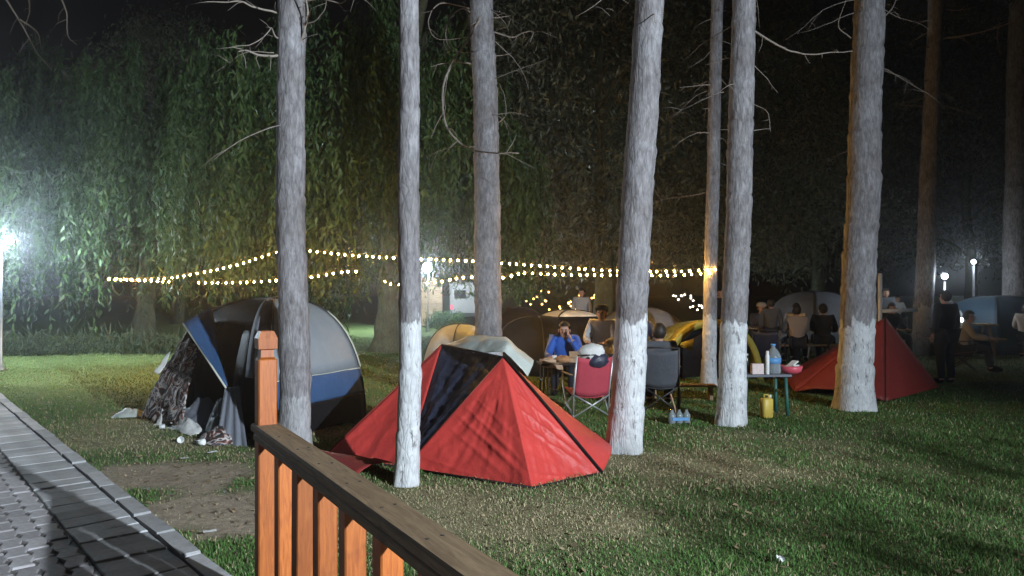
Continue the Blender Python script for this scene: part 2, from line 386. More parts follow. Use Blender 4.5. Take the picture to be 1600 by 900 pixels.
# grass: blades over the lawn in and around the view
def blades(n, dmin, dmax, hmul, k):
    u = RNG.random(n); d = dmin * (dmax / dmin) ** u; x = (RNG.random(n) * 2 - 1) * 0.80 * d + 0.0
    s_ = (x - EX) * UY + (d - EY) * (-UX)
    dirt, dry, nz = fields(x, d)
    tuft = vnoise(x, d, 3.3, 7)
    ok = (s_ < -0.03 + 0.05 * RNG.random(n)) & (RNG.random(n) > dirt * 0.90) & (RNG.random(n) > 0.35 * dry)
    x, d, dirt, dry, nz, tuft = [q[ok] for q in (x, d, dirt, dry, nz, tuft)]; n = len(x)
    z = np.array([ground_z(a, b_) for a, b_ in zip(x, d)]); s_ = s_[ok]
    z = z * np.clip((0.6 - s_) / 1.2, 0, 1)
    h = (0.012 + 0.030 * RNG.random(n) ** 2.0) * (1 - 0.6 * dirt) * (0.5 + 0.95 * tuft) * (1 - 0.45 * dry) * hmul
    wd = 0.0021 * (d / 4) ** 0.75 * (0.8 + 0.6 * RNG.random(n))
    az = RNG.random(n) * 2 * np.pi; lean = (0.25 + 0.8 * RNG.random(n)) * h; ln = RNG.random(n) * 2 * np.pi
    bx, by = np.cos(az) * wd, np.sin(az) * wd; lx, ly = np.cos(ln) * lean, np.sin(ln) * lean
    o = np.zeros(n)
    P = [np.stack([x - bx, d - by, z - 0.01], 1), np.stack([x + bx, d + by, z - 0.01], 1),
         np.stack([x + bx * .7 + lx * .4, d + by * .7 + ly * .4, z + h * .6], 1), np.stack([x - bx * .7 + lx * .4, d - by * .7 + ly * .4, z + h * .6], 1),
         np.stack([x + lx, d + ly, z + h], 1)]
    V = np.stack(P, 1).reshape(-1, 3); b0 = np.arange(n)[:, None] * 5
    T = np.concatenate([b0 + [0, 1, 2], b0 + [0, 2, 3], b0 + [3, 2, 4]], 0)
    isdry = RNG.random(n) < np.clip(0.08 + 0.75 * dry * (1 - 0.8 * np.clip((d - 9.5) / 3, 0, 1) * np.clip((-x - 3.0) / 2, 0, 1)) + 0.5 * dirt, 0, 1)
    lamplit = np.clip((d - 9.5) / 3, 0, 1) * np.clip((-x - 3.0) / 2, 0, 1)  # the same painted lamplight, for blades on the far-left lawn
    g = (np.array([0.078, 0.165, 0.040]) + lamplit[:, None] * np.array([0.19, 0.22, 0.10])) * (0.75 + 0.5 * RNG.random(n))[:, None]; g[:, 0] *= 0.8 + 0.5 * RNG.random(n)
    dr = np.array([0.38, 0.325, 0.19]) * (0.7 + 0.55 * RNG.random(n))[:, None]
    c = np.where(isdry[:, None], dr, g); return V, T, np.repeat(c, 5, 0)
M['blade'] = tintmat('grass_blade', 0.6)
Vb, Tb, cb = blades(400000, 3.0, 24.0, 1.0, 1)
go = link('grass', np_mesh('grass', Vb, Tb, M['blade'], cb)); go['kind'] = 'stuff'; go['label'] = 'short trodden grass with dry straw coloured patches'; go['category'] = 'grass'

# fallen leaves and straw bits lying on the lawn and the bare soil
n = 2600; d = 3.3 * (14 / 3.3) ** RNG.random(n); x = (RNG.random(n) * 2 - 1) * 0.8 * d
k2 = 500; x[:k2] = -2.6 + RNG.normal(0, 0.8, k2); d[:k2] = 5.9 + RNG.normal(0, 0.8, k2)
ok = ((x - EX) * UY + (d - EY) * (-UX)) < -0.05; x, d = x[ok], d[ok]; n = len(x)
z = np.array([ground_z(a, b_) for a, b_ in zip(x, d)]) + 0.016
az = RNG.random(n) * 6.28; L = 0.012 + 0.022 * RNG.random(n) ** 2; W = L * (0.18 + 0.35 * RNG.random(n)); tz = RNG.normal(0, 0.006, (n, 4))
dx, dy = np.cos(az), np.sin(az)
V = np.stack([np.stack([x - dx * L, d - dy * L, z + tz[:, 0]], 1), np.stack([x - dy * W, d + dx * W, z + tz[:, 1]], 1), np.stack([x + dx * L, d + dy * L, z + tz[:, 2]], 1), np.stack([x + dy * W, d - dx * W, z + tz[:, 3]], 1)], 1).reshape(-1, 3)
c = np.array([0.26, 0.19, 0.11]) * (0.35 + 1.0 * RNG.random(n))[:, None]
lo_ = link('fallen_leaves', np_mesh('fallen_leaves', V, np.arange(n * 4).reshape(-1, 4), M['blade'], np.repeat(c, 4, 0))); tag(lo_, 'brown fallen leaves and straw bits scattered on the lawn', 'leaves', kind='stuff')

# ================================================================== trees
def trunk_mesh(r0, h, lean, seed, flare=1.35, n=26, bulge=0.06):
    mb = MB(); rows = []
    zs = [0]; 
    while zs[-1] < h: zs.append(zs[-1] + (0.03 if zs[-1] < 5.6 else 0.25))
    whorl = [random.Random(seed).uniform(0.35, 0.6) + k * 0.52 + random.Random(seed * 31 + k).uniform(-.12, .12) for k in range(14)]
    for z in zs:
        f = 1 + (flare - 1) * math.exp(-z / 0.28); tp = 1 - 0.35 * (z / h)
        wv = sum(math.exp(-((z - q) / 0.05) ** 2) for q in whorl) * bulge - 0.09 * sum(math.exp(-((z - q - 0.07) / 0.016) ** 2) for q in whorl)
        cx = lean[0] * z + 0.03 * noise.noise(Vector((z * 0.6, seed, 0))); cy_ = lean[1] * z + 0.03 * noise.noise(Vector((z * 0.6, seed, 5)))
        row = []
        for k in range(n):
            q = 2 * math.pi * k / n; d = Vector((math.cos(q), math.sin(q)))
            nn = noise.noise(Vector((d.x * 2.5, d.y * 2.5, z * 1.1 + seed))) * 0.05 + noise.noise(Vector((d.x * 9, d.y * 9, z * 4 + seed))) * 0.05 + noise.noise(Vector((d.x * 16, d.y * 16, z * 7 + seed))) * 0.035
            butt = 0.12 * math.exp(-z / 0.16) * math.sin(q * 4 + seed)
            r = r0 * (f * tp + nn + butt + wv * (0.6 + 0.8 * noise.noise(Vector((d.x * 3, d.y * 3, seed + 9)))))
            row.append((cx + d.x * r, cy_ + d.y * r, z - 0.06))
        rows.append(row)
    o = 0
    for row in rows: mb.v += row
    for i in range(len(rows) - 1):
        for k in range(n):
            k2 = (k + 1) % n; mb.f.append((i * n + k, i * n + k2, (i + 1) * n + k2, (i + 1) * n + k))
    return mb
def clump_leaves(centers, per, spread, ln, wd, droop=0.2, rng=RNG):
    n = len(centers) * per; c = np.repeat(np.asarray(centers), per, 0) + rng.normal(0, 1, (n, 3)) * np.asarray(spread)
    d = rng.normal(0, 1, (n, 3)); d[:, 2] -= droop; d /= np.linalg.norm(d, axis=1)[:, None]
    s = np.cross(d, rng.normal(0, 1, (n, 3))); s /= np.linalg.norm(s, axis=1)[:, None] + 1e-6
    L = ln * (0.6 + 0.8 * rng.random(n))[:, None]; W = wd * (0.7 + 0.6 * rng.random(n))[:, None]
    V = np.stack([c, c + d * L * .5 + s * W, c + d * L, c + d * L * .5 - s * W], 1).reshape(-1, 3)
    return V, np.arange(n * 4).reshape(-1, 4), np.repeat(rng.random(n), 4)[:, None] * np.ones(3)
# pine crown, shared
cs = []
for k in range(150):
    z = random.uniform(0, 4.5); r = (1.9 * (1 - z / 5.2)) * math.sqrt(random.uniform(0.15, 1)); q = random.uniform(0, 6.28)
    cs.append((r * math.cos(q), r * math.sin(q), z - 0.15 * r))
pine_crown = np_mesh('crown', *clump_leaves(cs, 60, 0.22, 0.22, 0.02)[:2], M['pine_leaf'], None)
Vc, Fc, cc_ = clump_leaves(cs, 60, 0.22, 0.22, 0.02); pine_crown = np_mesh('crown', Vc, Fc, M['pine_leaf'], cc_)

def curve(ctrl, n=14):
    pts = [Vector(p) for p in ctrl]; out = []
    P = [pts[0] * 2 - pts[1]] + pts + [pts[-1] * 2 - pts[-2]]
    for i in range(1, len(P) - 2):
        for j in range(n):
            u = j / n; a, b_, c, d = P[i - 1], P[i], P[i + 1], P[i + 2]
            out.append(0.5 * ((2 * b_) + (c - a) * u + (2 * a - 5 * b_ + 4 * c - d) * u * u + (3 * b_ - a - 3 * c + d) * u ** 3))
    out.append(pts[-1]); return out
def branch(parent, base, pxs, d, r, tip=0.25, dd=0.0, name='branch', mat=None):
    # dead branch through photo points at the tree's own distance; bends a little in depth
    pts = [at(px, py, d - dd * (i / max(1, len(pxs) - 1)) - 0.0) - Vector(base) for i, (px, py) in enumerate(pxs)]
    cp = curve(pts, 7); n = len(cp)
    cp = [p + Vector((noise.noise(p * 9), noise.noise(p * 9 + Vector((5, 0, 0))), noise.noise(p * 9 + Vector((0, 5, 0))))) * 0.010 for p in cp]
    mb = MB().tube(cp, [r * (1 - (1 - tip) * i / (n - 1)) for i in range(n)], 6)
    rd = random.Random(int(pxs[0][0] * 7 + pxs[-1][1]))
    for j in range(5, n - 2, rd.randint(4, 7)):
        a = cp[j]; dv = (cp[j + 1] - a).normalized() * 0.7 + Vector((rd.uniform(-1, 1), rd.uniform(-1, 1), rd.uniform(-1, .5))).normalized(); L = r * rd.uniform(6, 18)
        m1 = a + dv * L * .5 + Vector((0, 0, rd.uniform(-.1, .1) * L)); mb.tube([a, m1, m1 + (dv + Vector((rd.uniform(-.6, .6), 0, rd.uniform(-.8, .2)))) * L * .5], [r * .32, r * .22, r * .10], 4)
    mb.build(name, mat or M['twig'], parent, True)
def twigs(parent, base, lean, r0, zr, cnt, seed, rr=0.007, ln=(0.3, 1.1)):
    rd = random.Random(seed)
    for k in range(cnt):
        z = rd.uniform(*zr); q = rd.uniform(0, 6.28); L = rd.uniform(*ln)
        p = Vector((lean[0] * z, lean[1] * z, z)); d = Vector((math.cos(q), math.sin(q), rd.uniform(-0.45, 0.15)))
        pts = [p + d * (r0 * 0.7)]; cur = pts[0].copy(); dv = d.normalized()
        for s_ in range(7):
            dv = (dv + Vector((rd.uniform(-.25, .25), rd.uniform(-.25, .25), rd.uniform(-.28, .16)))).normalized(); cur = cur + dv * L / 7; pts.append(cur.copy())
        mb = MB().tube(pts, [rr * (1 - 0.8 * i / 7) for i in range(8)], 5)
        for j in (3, 5):
            a = pts[j]; b_ = a + Vector((rd.uniform(-1, 1), rd.uniform(-1, 1), rd.uniform(-1, .4))).normalized() * L * 0.3
            mb.tube([a, (a + b_) / 2 + Vector((0, 0, 0.02)), b_], [rr * .45, rr * .35, rr * .15], 4)
        mb.build('branch', M['twig'], parent, True)

PINES = [  # px at base, distance, radius, lean/m, wash height, wash amount, label
    (460, 7.0, 0.143, (-0.010, 0.0), 0.55, 0.35, 'pine trunk with bare lower bark directly behind the orange fence post', 1.25),
    (638, 6.02, 0.092, (0.004, 0.0), 1.32, 0.95, 'slim whitewashed pine trunk in front of the red tent'),
    (767, 11.2, 0.212, (-0.022, 0.0), 0.75, 0.7, 'thick grey pine trunk behind the pale sheet on the red tent'),
    (973, 7.20, 0.162, (0.060, 0.0), 1.30, 0.95, 'leaning whitewashed pine trunk just right of the red tent'),
    (1106, 12.0, 0.115, (0.026, 0.0), 1.10, 0.9, 'thin orange lit pine trunk where the bulb strings end'),
    (1141, 8.70, 0.158, (0.030, 0.0), 1.20, 0.97, 'whitewashed pine trunk in front of the yellow green tent'),
    (1335, 9.70, 0.222, (0.038, 0.0), 1.12, 0.93, 'thickest whitewashed pine trunk in front of the dark red tent'),
    (1440, 17.5, 0.215, (0.040, 0.0), 1.15, 0.6, 'dim slender pine trunk behind the dark red tent'),
    (1582, 18.8, 0.26, (0.015, 0.0), 1.25, 0.8, 'dim whitewashed pine trunk at the right edge of the photo'),
]
pine_objs = []
for i, T in enumerate(PINES):
    px, d, r0, lean, wz, wa, lab = T[:7]
    p = Vector(((px - 800) / F * d, d, 0)); p.z = ground_z(p.x, p.y)
    tr = thing('pine_tree', lab, 'tree', p, 0, 'pine trees in the campsite')
    trunk_mesh(r0, 12.5, lean, 3.7 * i + 1, T[7] if len(T) > 7 else 1.3).build('trunk', bark('pine_bark', wz, wa), tr, True)
    o = link('crown', pine_crown, tr); o.location = (lean[0] * 9, lean[1] * 9, 8.9); o.rotation_euler.z = i * 1.3
    pine_objs.append((tr, p, d, lean, r0))
def br(i, pxs, r, dd=0.0, tip=0.3): branch(pine_objs[i][0], pine_objs[i][1], pxs, pine_objs[i][2], r, tip, dd)
br(0, [(452, 84), (430, 88), (405, 86), (385, 79), (372, 80)], 0.016, 0.4)
br(0, [(462, 78), (474, 55), (480, 25), (478, 0), (470, -25)], 0.017, 0.3)
br(0, [(448, 24), (425, 18), (395, 10), (375, 2), (352, 4), (318, 3)], 0.012, 0.4)
br(0, [(445, 60), (432, 58), (424, 44), (418, 52), (395, 68), (362, 72)], 0.009, 0.5)
br(0, [(468, 36), (490, 34), (505, 18), (512, -4)], 0.008, 0.3)
br(0, [(468, 5), (500, -2), (530, 5), (545, -5)], 0.009, 0.3)
br(2, [(752, -20), (751, 20), (740, 48), (712, 90), (694, 130), (693, 175), (704, 208), (734, 232), (765, 239), (811, 239)], 0.022, 1.2, 0.35)
br(2, [(745, 25), (720, 14), (700, 35), (698, 65), (712, 80), (740, 82)], 0.012, 0.5)
br(2, [(740, 15), (690, 5), (670, 30), (682, 60), (735, 58)], 0.011, 0.7)
br(2, [(740, 100), (712, 97), (690, 100), (673, 104)], 0.012, 0.4)
br(2, [(765, 48), (800, 58), (815, 52), (832, 50), (828, 66)], 0.014, 0.4)
br(2, [(768, 60), (800, 90), (818, 115), (826, 140)], 0.008, 0.4)
br(2, [(768, 28), (797, 25)], 0.010)
br(2, [(772, 88), (800, 84)], 0.009)
br(2, [(775, 195), (790, 180), (788, 150), (780, 130)], 0.007)
br(5, [(1172, 44), (1200, 62), (1230, 78), (1262, 85), (1300, 82), (1332, 80)], 0.014, 0.3)
br(5, [(1172, 95), (1195, 120), (1215, 145)], 0.007, 0.3)
br(5, [(1172, 160), (1198, 175), (1204, 205)], 0.007, 0.4)
br(5, [(1172, 205), (1203, 200)], 0.006)
br(6, [(1368, 40), (1395, 12), (1400, -10)], 0.012, 0.3)
br(6, [(1330, 60), (1310, 40), (1322, 0)], 0.009, 0.3)
br(4, [(1115, 132), (1092, 134), (1062, 137)], 0.013, 0.2)
br(4, [(1115, 208), (1088, 208), (1060, 222)], 0.011, 0.2)
br(4, [(1115, 170), (1098, 170)], 0.010)
br(7, [(1470, 60), (1510, 55), (1560, 42), (1600, 28)], 0.03, 0.5)
br(7, [(1560, 42), (1558, 60), (1563, 84)], 0.016, 0.2)
for i, zr, c in ((0, (3.0, 4.8), 5), (2, (3.6, 6.0), 9), (3, (4.2, 5.5), 3), (4, (3.0, 6.5), 14), (5, (3.4, 5.5), 6), (6, (3.5, 6.2), 10), (7, (4.0, 9.0), 16)):
    o = pine_objs[i]; twigs(o[0], o[1], o[3], o[4], zr, c, 70 + i, 0.006 if i not in (7,) else 0.012)

# weeping willows
def strand_mesh(name, strands, mat, step=0.075, ln=0.17, wd=0.023, seed=1):
    rg = np.random.default_rng(seed); Vs = []; n_all = 0; allp = []; alld = []
    for (p0, L, sway, out) in strands:
        n = max(4, int(L / step)); u = np.linspace(0, 1, n); 
        arc = 0.55 * (1 - np.exp(-3.5 * u))
        p = np.asarray(p0)[None, :] + np.stack([out[0] * arc + sway[0] * u ** 2 + 0.05 * np.sin(u * 9 + p0[0] * 7), out[1] * arc + sway[1] * u ** 2, -L * u ** 1.15], 1)
        allp.append(p)
    p = np.concatenate(allp); n = len(p); p = p + rg.normal(0, 0.025, p.shape)
    d = rg.normal(0, 0.42, (n, 3)); d[:, 2] -= 0.9; d /= np.linalg.norm(d, axis=1)[:, None]
    s = np.cross(d, rg.normal(0, 1, (n, 3))); s /= np.linalg.norm(s, axis=1)[:, None] + 1e-6
    Lf = ln * (0.6 + 0.8 * rg.random(n))[:, None]; W = wd * (0.7 + 0.6 * rg.random(n))[:, None]
    V = np.stack([p, p + d * Lf * .45 + s * W, p + d * Lf, p + d * Lf * .45 - s * W], 1).reshape(-1, 3)
    sid = np.concatenate([np.full(len(q), k) for k, q in enumerate(allp)]); sb = rg.random(len(allp) // 16 + 1)[sid // 16]
    tint = np.repeat(np.clip(rg.random(n) ** 2 * 0.7 + 0.5 * sb, 0, 1), 4)[:, None] * np.ones(3)
    return np_mesh(name, V, np.arange(n * 4).reshape(-1, 4), mat, tint)
def willow_strands(Rr, h, zmin, cnt, seed, squash=1.0):
    rd = random.Random(seed); S = []
    # boughs: strands hang in tufts from a number of arching boughs
    boughs = []
    for k in range(cnt // 16):
        q = rd.uniform(0, 6.28); rr = Rr * math.sqrt(rd.uniform(0.12, 1.0))
        z = h * (1 - 0.42 * (rr / Rr) ** 2.2) * rd.uniform(0.72, 1.0); boughs.append((q, rr, z))
    for q, rr, z in boughs:
        for j in range(16):
            q2 = q + rd.gauss(0, 0.24 / max(rr, 1)); r2 = rr + rd.gauss(0, 0.24)
            x, y = r2 * math.cos(q2), r2 * math.sin(q2) * squash
            z2 = z + rd.gauss(0, 0.25); zend = max(zmin + abs(rd.gauss(0, 0.5)), z2 - rd.uniform(1.2, 3.4 + 2.2 * (rr / Rr)))
            S.append(((x, y, z2), max(0.5, z2 - zend), (rd.gauss(0, 0.15), rd.gauss(0, 0.15)), (math.cos(q2) * rd.uniform(0, 1), math.sin(q2) * rd.uniform(0, 1))))
    return S
def willow(label, loc, Rr, h, zmin, cnt, seed, r0=0.34, mesh=None, off=0.0):
    tr = thing('willow_tree', label, 'tree', loc, 0, 'willow trees behind the tents')
    rd = random.Random(seed); fork = h * 0.52
    tp = curve([(0, 0, -0.1), (0.03, 0, 1.0), (0.08, 0.1, fork * 0.6), (0.22, 0.05, fork)], 6); n = len(tp)
    MB().tube(tp, [r0 * (1.3 - 0.45 * min(1, i / 6) - 0.15 * i / n) * (1 + 0.08 * math.sin(i * 1.7)) for i in range(n)], 14).build('trunk', M['willow_bark'], tr, True)
    for k in range(7):
        q = k * 0.9 + rd.uniform(-.3, .3); rr = Rr * rd.uniform(0.4, 0.8); z = h * rd.uniform(0.72, 0.93)
        cp = curve([(0.2, 0.05, fork - 0.25), (rr * .3 * math.cos(q) + .15, rr * .3 * math.sin(q), fork + (z - fork) * .55), (rr * .7 * math.cos(q), rr * .7 * math.sin(q), z), (rr * math.cos(q), rr * math.sin(q), z * 0.97)], 5)
        MB().tube(cp, [r0 * (0.62 - 0.52 * i / len(cp)) for i in range(len(cp))], 8).build('limb', M['willow_bark'], tr, True)
    if mesh is None: mesh = strand_mesh('crown', willow_strands(Rr, h, zmin, cnt, seed), M['willow_leaf'], seed=seed)
    co = link('crown', mesh, tr); co.location.x = off; return tr, mesh
w1, me1 = willow('large weeping willow behind the grey dome tent and bulb strings', (-3.15, 18.6, 0), 4.4, 9.6, 1.25, 2000, 5, 0.36, off=-0.9)
w2, me2 = willow('broad weeping willow hanging over the bright lawn at far left', (-10.9, 21.8, 0), 5.7, 8.9, 0.55, 3000, 9, 0.32)
for pxs in ([(10, 0), (35, 40), (60, 85), (82, 110)], [(30, 30), (58, 50), (64, 75)], [(92, -10), (104, 20), (106, 55), (120, 70)], [(45, -5), (46, 20), (38, 40)]):
    branch(w2, (-10.9, 21.8, 0), pxs, 16.5, 0.022, 0.3, -0.6, 'twig')
# dull trees further back
def bushy(seed, Rr, h, z0, k, per):
    rd = random.Random(seed); cs = []
    for _ in range(k):
        z = rd.uniform(z0, h); f = math.sin(math.pi * min(1, max(0.08, (z - z0 * 0.4) / (h - z0 * 0.4 + 0.5)))) ** 0.6
        q = rd.uniform(0, 6.28); r = Rr * f * math.sqrt(rd.uniform(0.2, 1)); cs.append((r * math.cos(q), r * math.sin(q), z))
    V, Fa, c = clump_leaves(cs, per, (0.34, 0.34, 0.42), 0.20, 0.028, 0.9, np.random.default_rng(seed)); return np_mesh('crown', V, Fa, M['dark_leaf'], c)
dm1 = bushy(21, 4.2, 12, 2.3, 420, 80); dm2 = bushy(22, 4.6, 11, 2.6, 420, 80)
DULL = [('dark drooping tree between the bulb strings and the far tents', (2.6, 21.5), dm1, 1.0),
        ('dark bushy tree behind the yellow green tent', (7.4, 25.0), dm2, 1.0),
        ('dark tree rising behind the people at the picnic table', (12.8, 31.0), dm1, 1.15),
        ('almost black tree behind the lamps on the right', (20.5, 33.0), dm2, 1.2),
        ('dim tree behind the van with square windows', (-4.5, 39.0), dm2, 1.2),
        ('dim tree beyond the far lawn on the left', (-15.0, 33.0), dm1, 1.1),
        ('dim tree behind the left lamp', (-22.5, 27.0), dm2, 0.9),
        ('far dark tree behind the fairy lights', (5.0, 42.0), dm1, 1.3),
        ('far black tree at the right edge', (30.0, 38.0), dm1, 1.2)]
for k, (lab, (x, y), me, s_) in enumerate(DULL):
    tr = thing('shade_tree', lab, 'tree', (x, y, 0), 0, 'dark trees behind the camp')
    cp = curve([(0, 0, -0.1), (0.1, 0, 2.5), (-0.1, 0.1, 5.5), (0.05, 0, 9)], 5)
    MB().tube(cp, [0.26 * (1.2 - 0.9 * i / len(cp)) for i in range(len(cp))], 10).build('trunk', M['willow_bark'], tr, True)
    for j in range(6):
        q = j * 1.05 + k; z = 3 + j * 0.8; L = 3.0
        cp = curve([(0, 0, z), (L * .4 * math.cos(q), L * .4 * math.sin(q), z + .8), (L * math.cos(q), L * math.sin(q), z + .5)], 4)
        MB().tube(cp, [0.08 * (1 - 0.8 * i / len(cp)) for i in range(len(cp))], 6).build('limb', M['willow_bark'], tr, True)
    o = link('crown', me, tr); o.scale = (s_,) * 3; o.rotation_euler.z = k * 0.9

# unseen leafy tree, added to shade the grass at lower right
tr = thing('added_shade_tree', 'unseen young leafy tree added to shade the grass at lower right', 'tree', (6.45, -0.5, 0))
MB().tube(curve([(0, 0, -0.1), (0.04, 0, 1.0), (-0.03, 0.05, 2.0), (0, 0, 2.7)], 5), [0.045 * (1 - 0.045 * i) for i in range(16)], 8).build('trunk', M['willow_bark'], tr, True)
rd = random.Random(77); cs = []
for k in range(170):
    q = rd.uniform(0, 6.28); r_ = 1.15 * math.sqrt(rd.uniform(0.02, 1)); cs.append((r_ * math.cos(q), r_ * math.sin(q), 2.45 + rd.uniform(-1.5, .62) * math.sqrt(1 - (r_ / 1.2) ** 2 * .8)))
for k in range(0, 110, 9): MB().tube([(0, 0, 2.0), (cs[k][0] * .5, cs[k][1] * .5, 2.3), cs[k]], [.016, .010, .004], 5).build('limb', M['willow_bark'], tr, True)
V, Fa, c = clump_leaves(cs, 20, 0.15, 0.09, 0.022, 0.4, np.random.default_rng(5)); link('crown', np_mesh('crown', V, Fa, M['willow_leaf'], c), tr)

# tall weeds along the back of the lawn, and the shrubs behind the pale tent
def weeds(name, label, cat, pts, hs, mat, per, ln, kind):
    V, Fa, c = [], [], []
    cs = []
    for (x, y), h in zip(pts, hs):
        for k in range(4): cs.append((x + random.gauss(0, .15), y + random.gauss(0, .15), h * random.uniform(0.1, 0.8)))
    V, Fa, c = clump_leaves(cs, per, (0.16, 0.16, 0.14), ln, 0.014, -1.6)
    o = link(name, np_mesh(name, V, Fa, mat, c)); tag(o, label, cat, kind=kind); return o
M['weed'] = leafmat('tall_weeds', (0.06, 0.09, 0.045), (0.14, 0.17, 0.10))
pts = [(-15.5 + 0.16 * k + random.gauss(0, .1), 17.3 + 0.012 * k + random.gauss(0, .25)) for k in range(70)]
weeds('tall_weeds', 'strip of pale tall weeds along the back of the bright lawn', 'weeds', pts, [0.22 + 0.16 * random.random() for _ in pts], M['weed'], 28, 0.24, 'stuff')
for k, (px, d) in enumerate(((676, 29.5), (688, 29.0), (701, 29.6), (714, 29.2))):
    x = (px - 800) / F * d; cs = [(random.gauss(0, .17), random.gauss(0, .2), random.uniform(.1, .55)) for _ in range(12)]
    V, Fa, c = clump_leaves(cs, 40, 0.1, 0.16, 0.02)
    sh = thing('low_shrub', ['lit low shrub nearest the slim whitewashed trunk on the far lawn', 'lit low shrub second from the slim whitewashed trunk on the far lawn', 'lit low shrub third from the slim whitewashed trunk on the far lawn', 'lit low shrub nearest the van on the far lawn'][k], 'shrub', (x, d, 0), 0, 'shrubs on the far lawn')
    link('foliage', np_mesh('foliage', V, Fa, M['willow_leaf'], c), sh); MB().tube([(0, 0, -.02), (0.02, 0, .3)], [.03, .012], 6).build('stem', M['willow_bark'], sh)

# ================================================================== fence
fd = Vector((0.519, -0.855, 0)); fnm = Vector((-0.855, -0.519, 0)); fp = Vector((-1.19, 3.56, 0)); fa = math.atan2(fd.y, fd.x)
fence = thing('wooden_fence', 'orange picket fence with a brown handrail at the edge of the path', 'fence', fp, fa)
po = MB(); po.box((0, 0, 0.62), (0.088, 0.088, 1.28), bev=0.006).build('post', M['orange'], fence)
post = fence.children[0]
cap = MB(); q = 0.03
cap.lathe([(0.054, 1.222), (0.044, 1.228), (0.042, 1.262), (0.062, 1.268), (0.064, 1.318), (0.044, 1.352), (0.0005, 1.356)], 4, Matrix.Translation((0, 0, 0.04)) @ Matrix.Rotation(math.pi / 4, 4, 'Z'))
cap.build('finial', M['orange'], post)
for k, s_ in enumerate([0.345, 0.650, 0.945, 1.265, 1.570, 1.900, 2.21, 2.52, 2.83]):
    o = MB().box((s_, random.uniform(-.004, .004), 0.42), (0.074, 0.074, 0.96), random.uniform(-.05, .05), 0, random.uniform(-.012, .012), bev=0.005).build('picket', M['orange'], fence)
MB().box((1.575, 0.0, 0.925), (3.25, 0.124, 0.040), bev=0.008).build('handrail', M['rail'], fence)
MB().box((1.575, -0.044, 0.887), (3.16, 0.030, 0.034), bev=0.004).build('under_rail', M['rail'], fence)
MB().box((1.575, 0.060, 0.16), (3.1, 0.035, 0.09), bev=0.004).build('bottom_rail', M['rail'], fence)
hr = [o for o in fence.children if o.name.startswith('handrail')][0]
scr = MB().lathe([(0.0055, 0), (0.0055, 0.0012), (0.003, 0.0022)], 8).mesh('screw', M['dark_metal'])
for s_ in (0.345, 0.650, 0.945, 1.265, 1.570, 1.900):
    for dy in (-0.022, 0.024):
        o = link('screw', scr, hr); o.location = (s_ + random.uniform(-.01, .01), dy, 0.9448)

# ================================================================== tents
def tri_panel(a, b_, c, n=22, sag=0.05, wr=0.012, seed=0, out=None, creases=()):
    # a is the apex the creases run from; edges stay put so neighbours meet
    a, b_, c = Vector(a), Vector(b_), Vector(c); nn = (b_ - a).cross(c - a).normalized()
    if out is not None and nn.dot(Vector(out)) < 0: nn = -nn
    mb = MB(); idx = {}
    for i in range(n + 1):
        for j in range(i + 1):
            u = i / n; v = j / i if i else 0.5
            p = a + (b_ - a) * (u * (1 - v)) + (c - a) * (u * v)
            e = min(u * (1 - v), u * v) * 2; e2 = min(e, (1 - u) * 1.2 + 0.15)
            s_ = -sag * 4 * (u * (1 - v)) * (u * v)
            w_ = wr * min(1, e2 * 4) * (0.7 * noise.noise(Vector((v * 6 + seed, u * 2.1, seed))) + 0.5 * noise.noise(Vector((v * 15 + u * 3 + seed, u * 2.6, seed * 3))) + 1.0 * noise.noise(Vector((v * 3 + u * 5 + seed, u * 3 - v * 4, seed))) + 0.35 * noise.noise(Vector((u * 16, v * 13, seed))))
            for (c0, c1, amp, wd_) in creases:        # tension folds between two points of the cloth
                l = c1 - c0; q = max(0, min(1, (p - c0).dot(l) / l.length_squared)); dd = (p - c0 - l * q).length
                w_ += amp * math.exp(-(dd / (wd_ * (0.6 + 0.8 * q))) ** 2) * math.sin(math.pi * min(1, q * 0.9 + 0.08)) * min(1, e2 * 6)
            idx[(i, j)] = len(mb.v); mb.v.append(tuple(p + nn * (s_ + w_)))
    for i in range(n):
        for j in range(i + 1):
            mb.f.append((idx[(i, j)], idx[(i + 1, j)], idx[(i + 1, j + 1)]))
            if j < i: mb.f.append((idx[(i, j)], idx[(i + 1, j + 1)], idx[(i, j + 1)]))
    return mb
def shift(pts, o): return [Vector(p) - Vector(o) for p in pts]

# --- red tent
o0 = Vector((-0.2, 7.0, 0))
A, B, Fp, Rp, Sp, Np, Mp, Lp_ = shift([(-0.075, 6.55, 0.985), (-0.72, 7.55, 1.02), (0.165, 5.86, 0.01), (0.77, 6.32, 0.01), (0.88, 7.5, 0.01), (-0.8, 8.55, 0.01), (-1.78, 7.0, 0.01), (-0.95, 6.50, 0.01)], o0)
tent = thing('red_tent', 'bright red tent with a navy middle panel standing beside slim whitewashed trunk', 'tent', o0)
Rm = Vector((0.66, 6.95, 0.44)) - o0
tri_panel(A, Lp_, Fp, 80, 0.06, 0.015, 2, (-.3, -1, .3), [(A.lerp(Lp_, .50), Fp.lerp(A, .04), .016, .020), (A.lerp(Lp_, .42), Fp.lerp(A, .14), .013, .016), (A.lerp(Lp_, .60), Fp.lerp(Lp_, .12), .010, .022), (A.lerp(Lp_, .33), Fp.lerp(A, .30), .008, .014), (Lp_.lerp(A, .12), Fp.lerp(Lp_, .3), .008, .016)]).build('front_panel', M['red'], tent, True, 0.004)
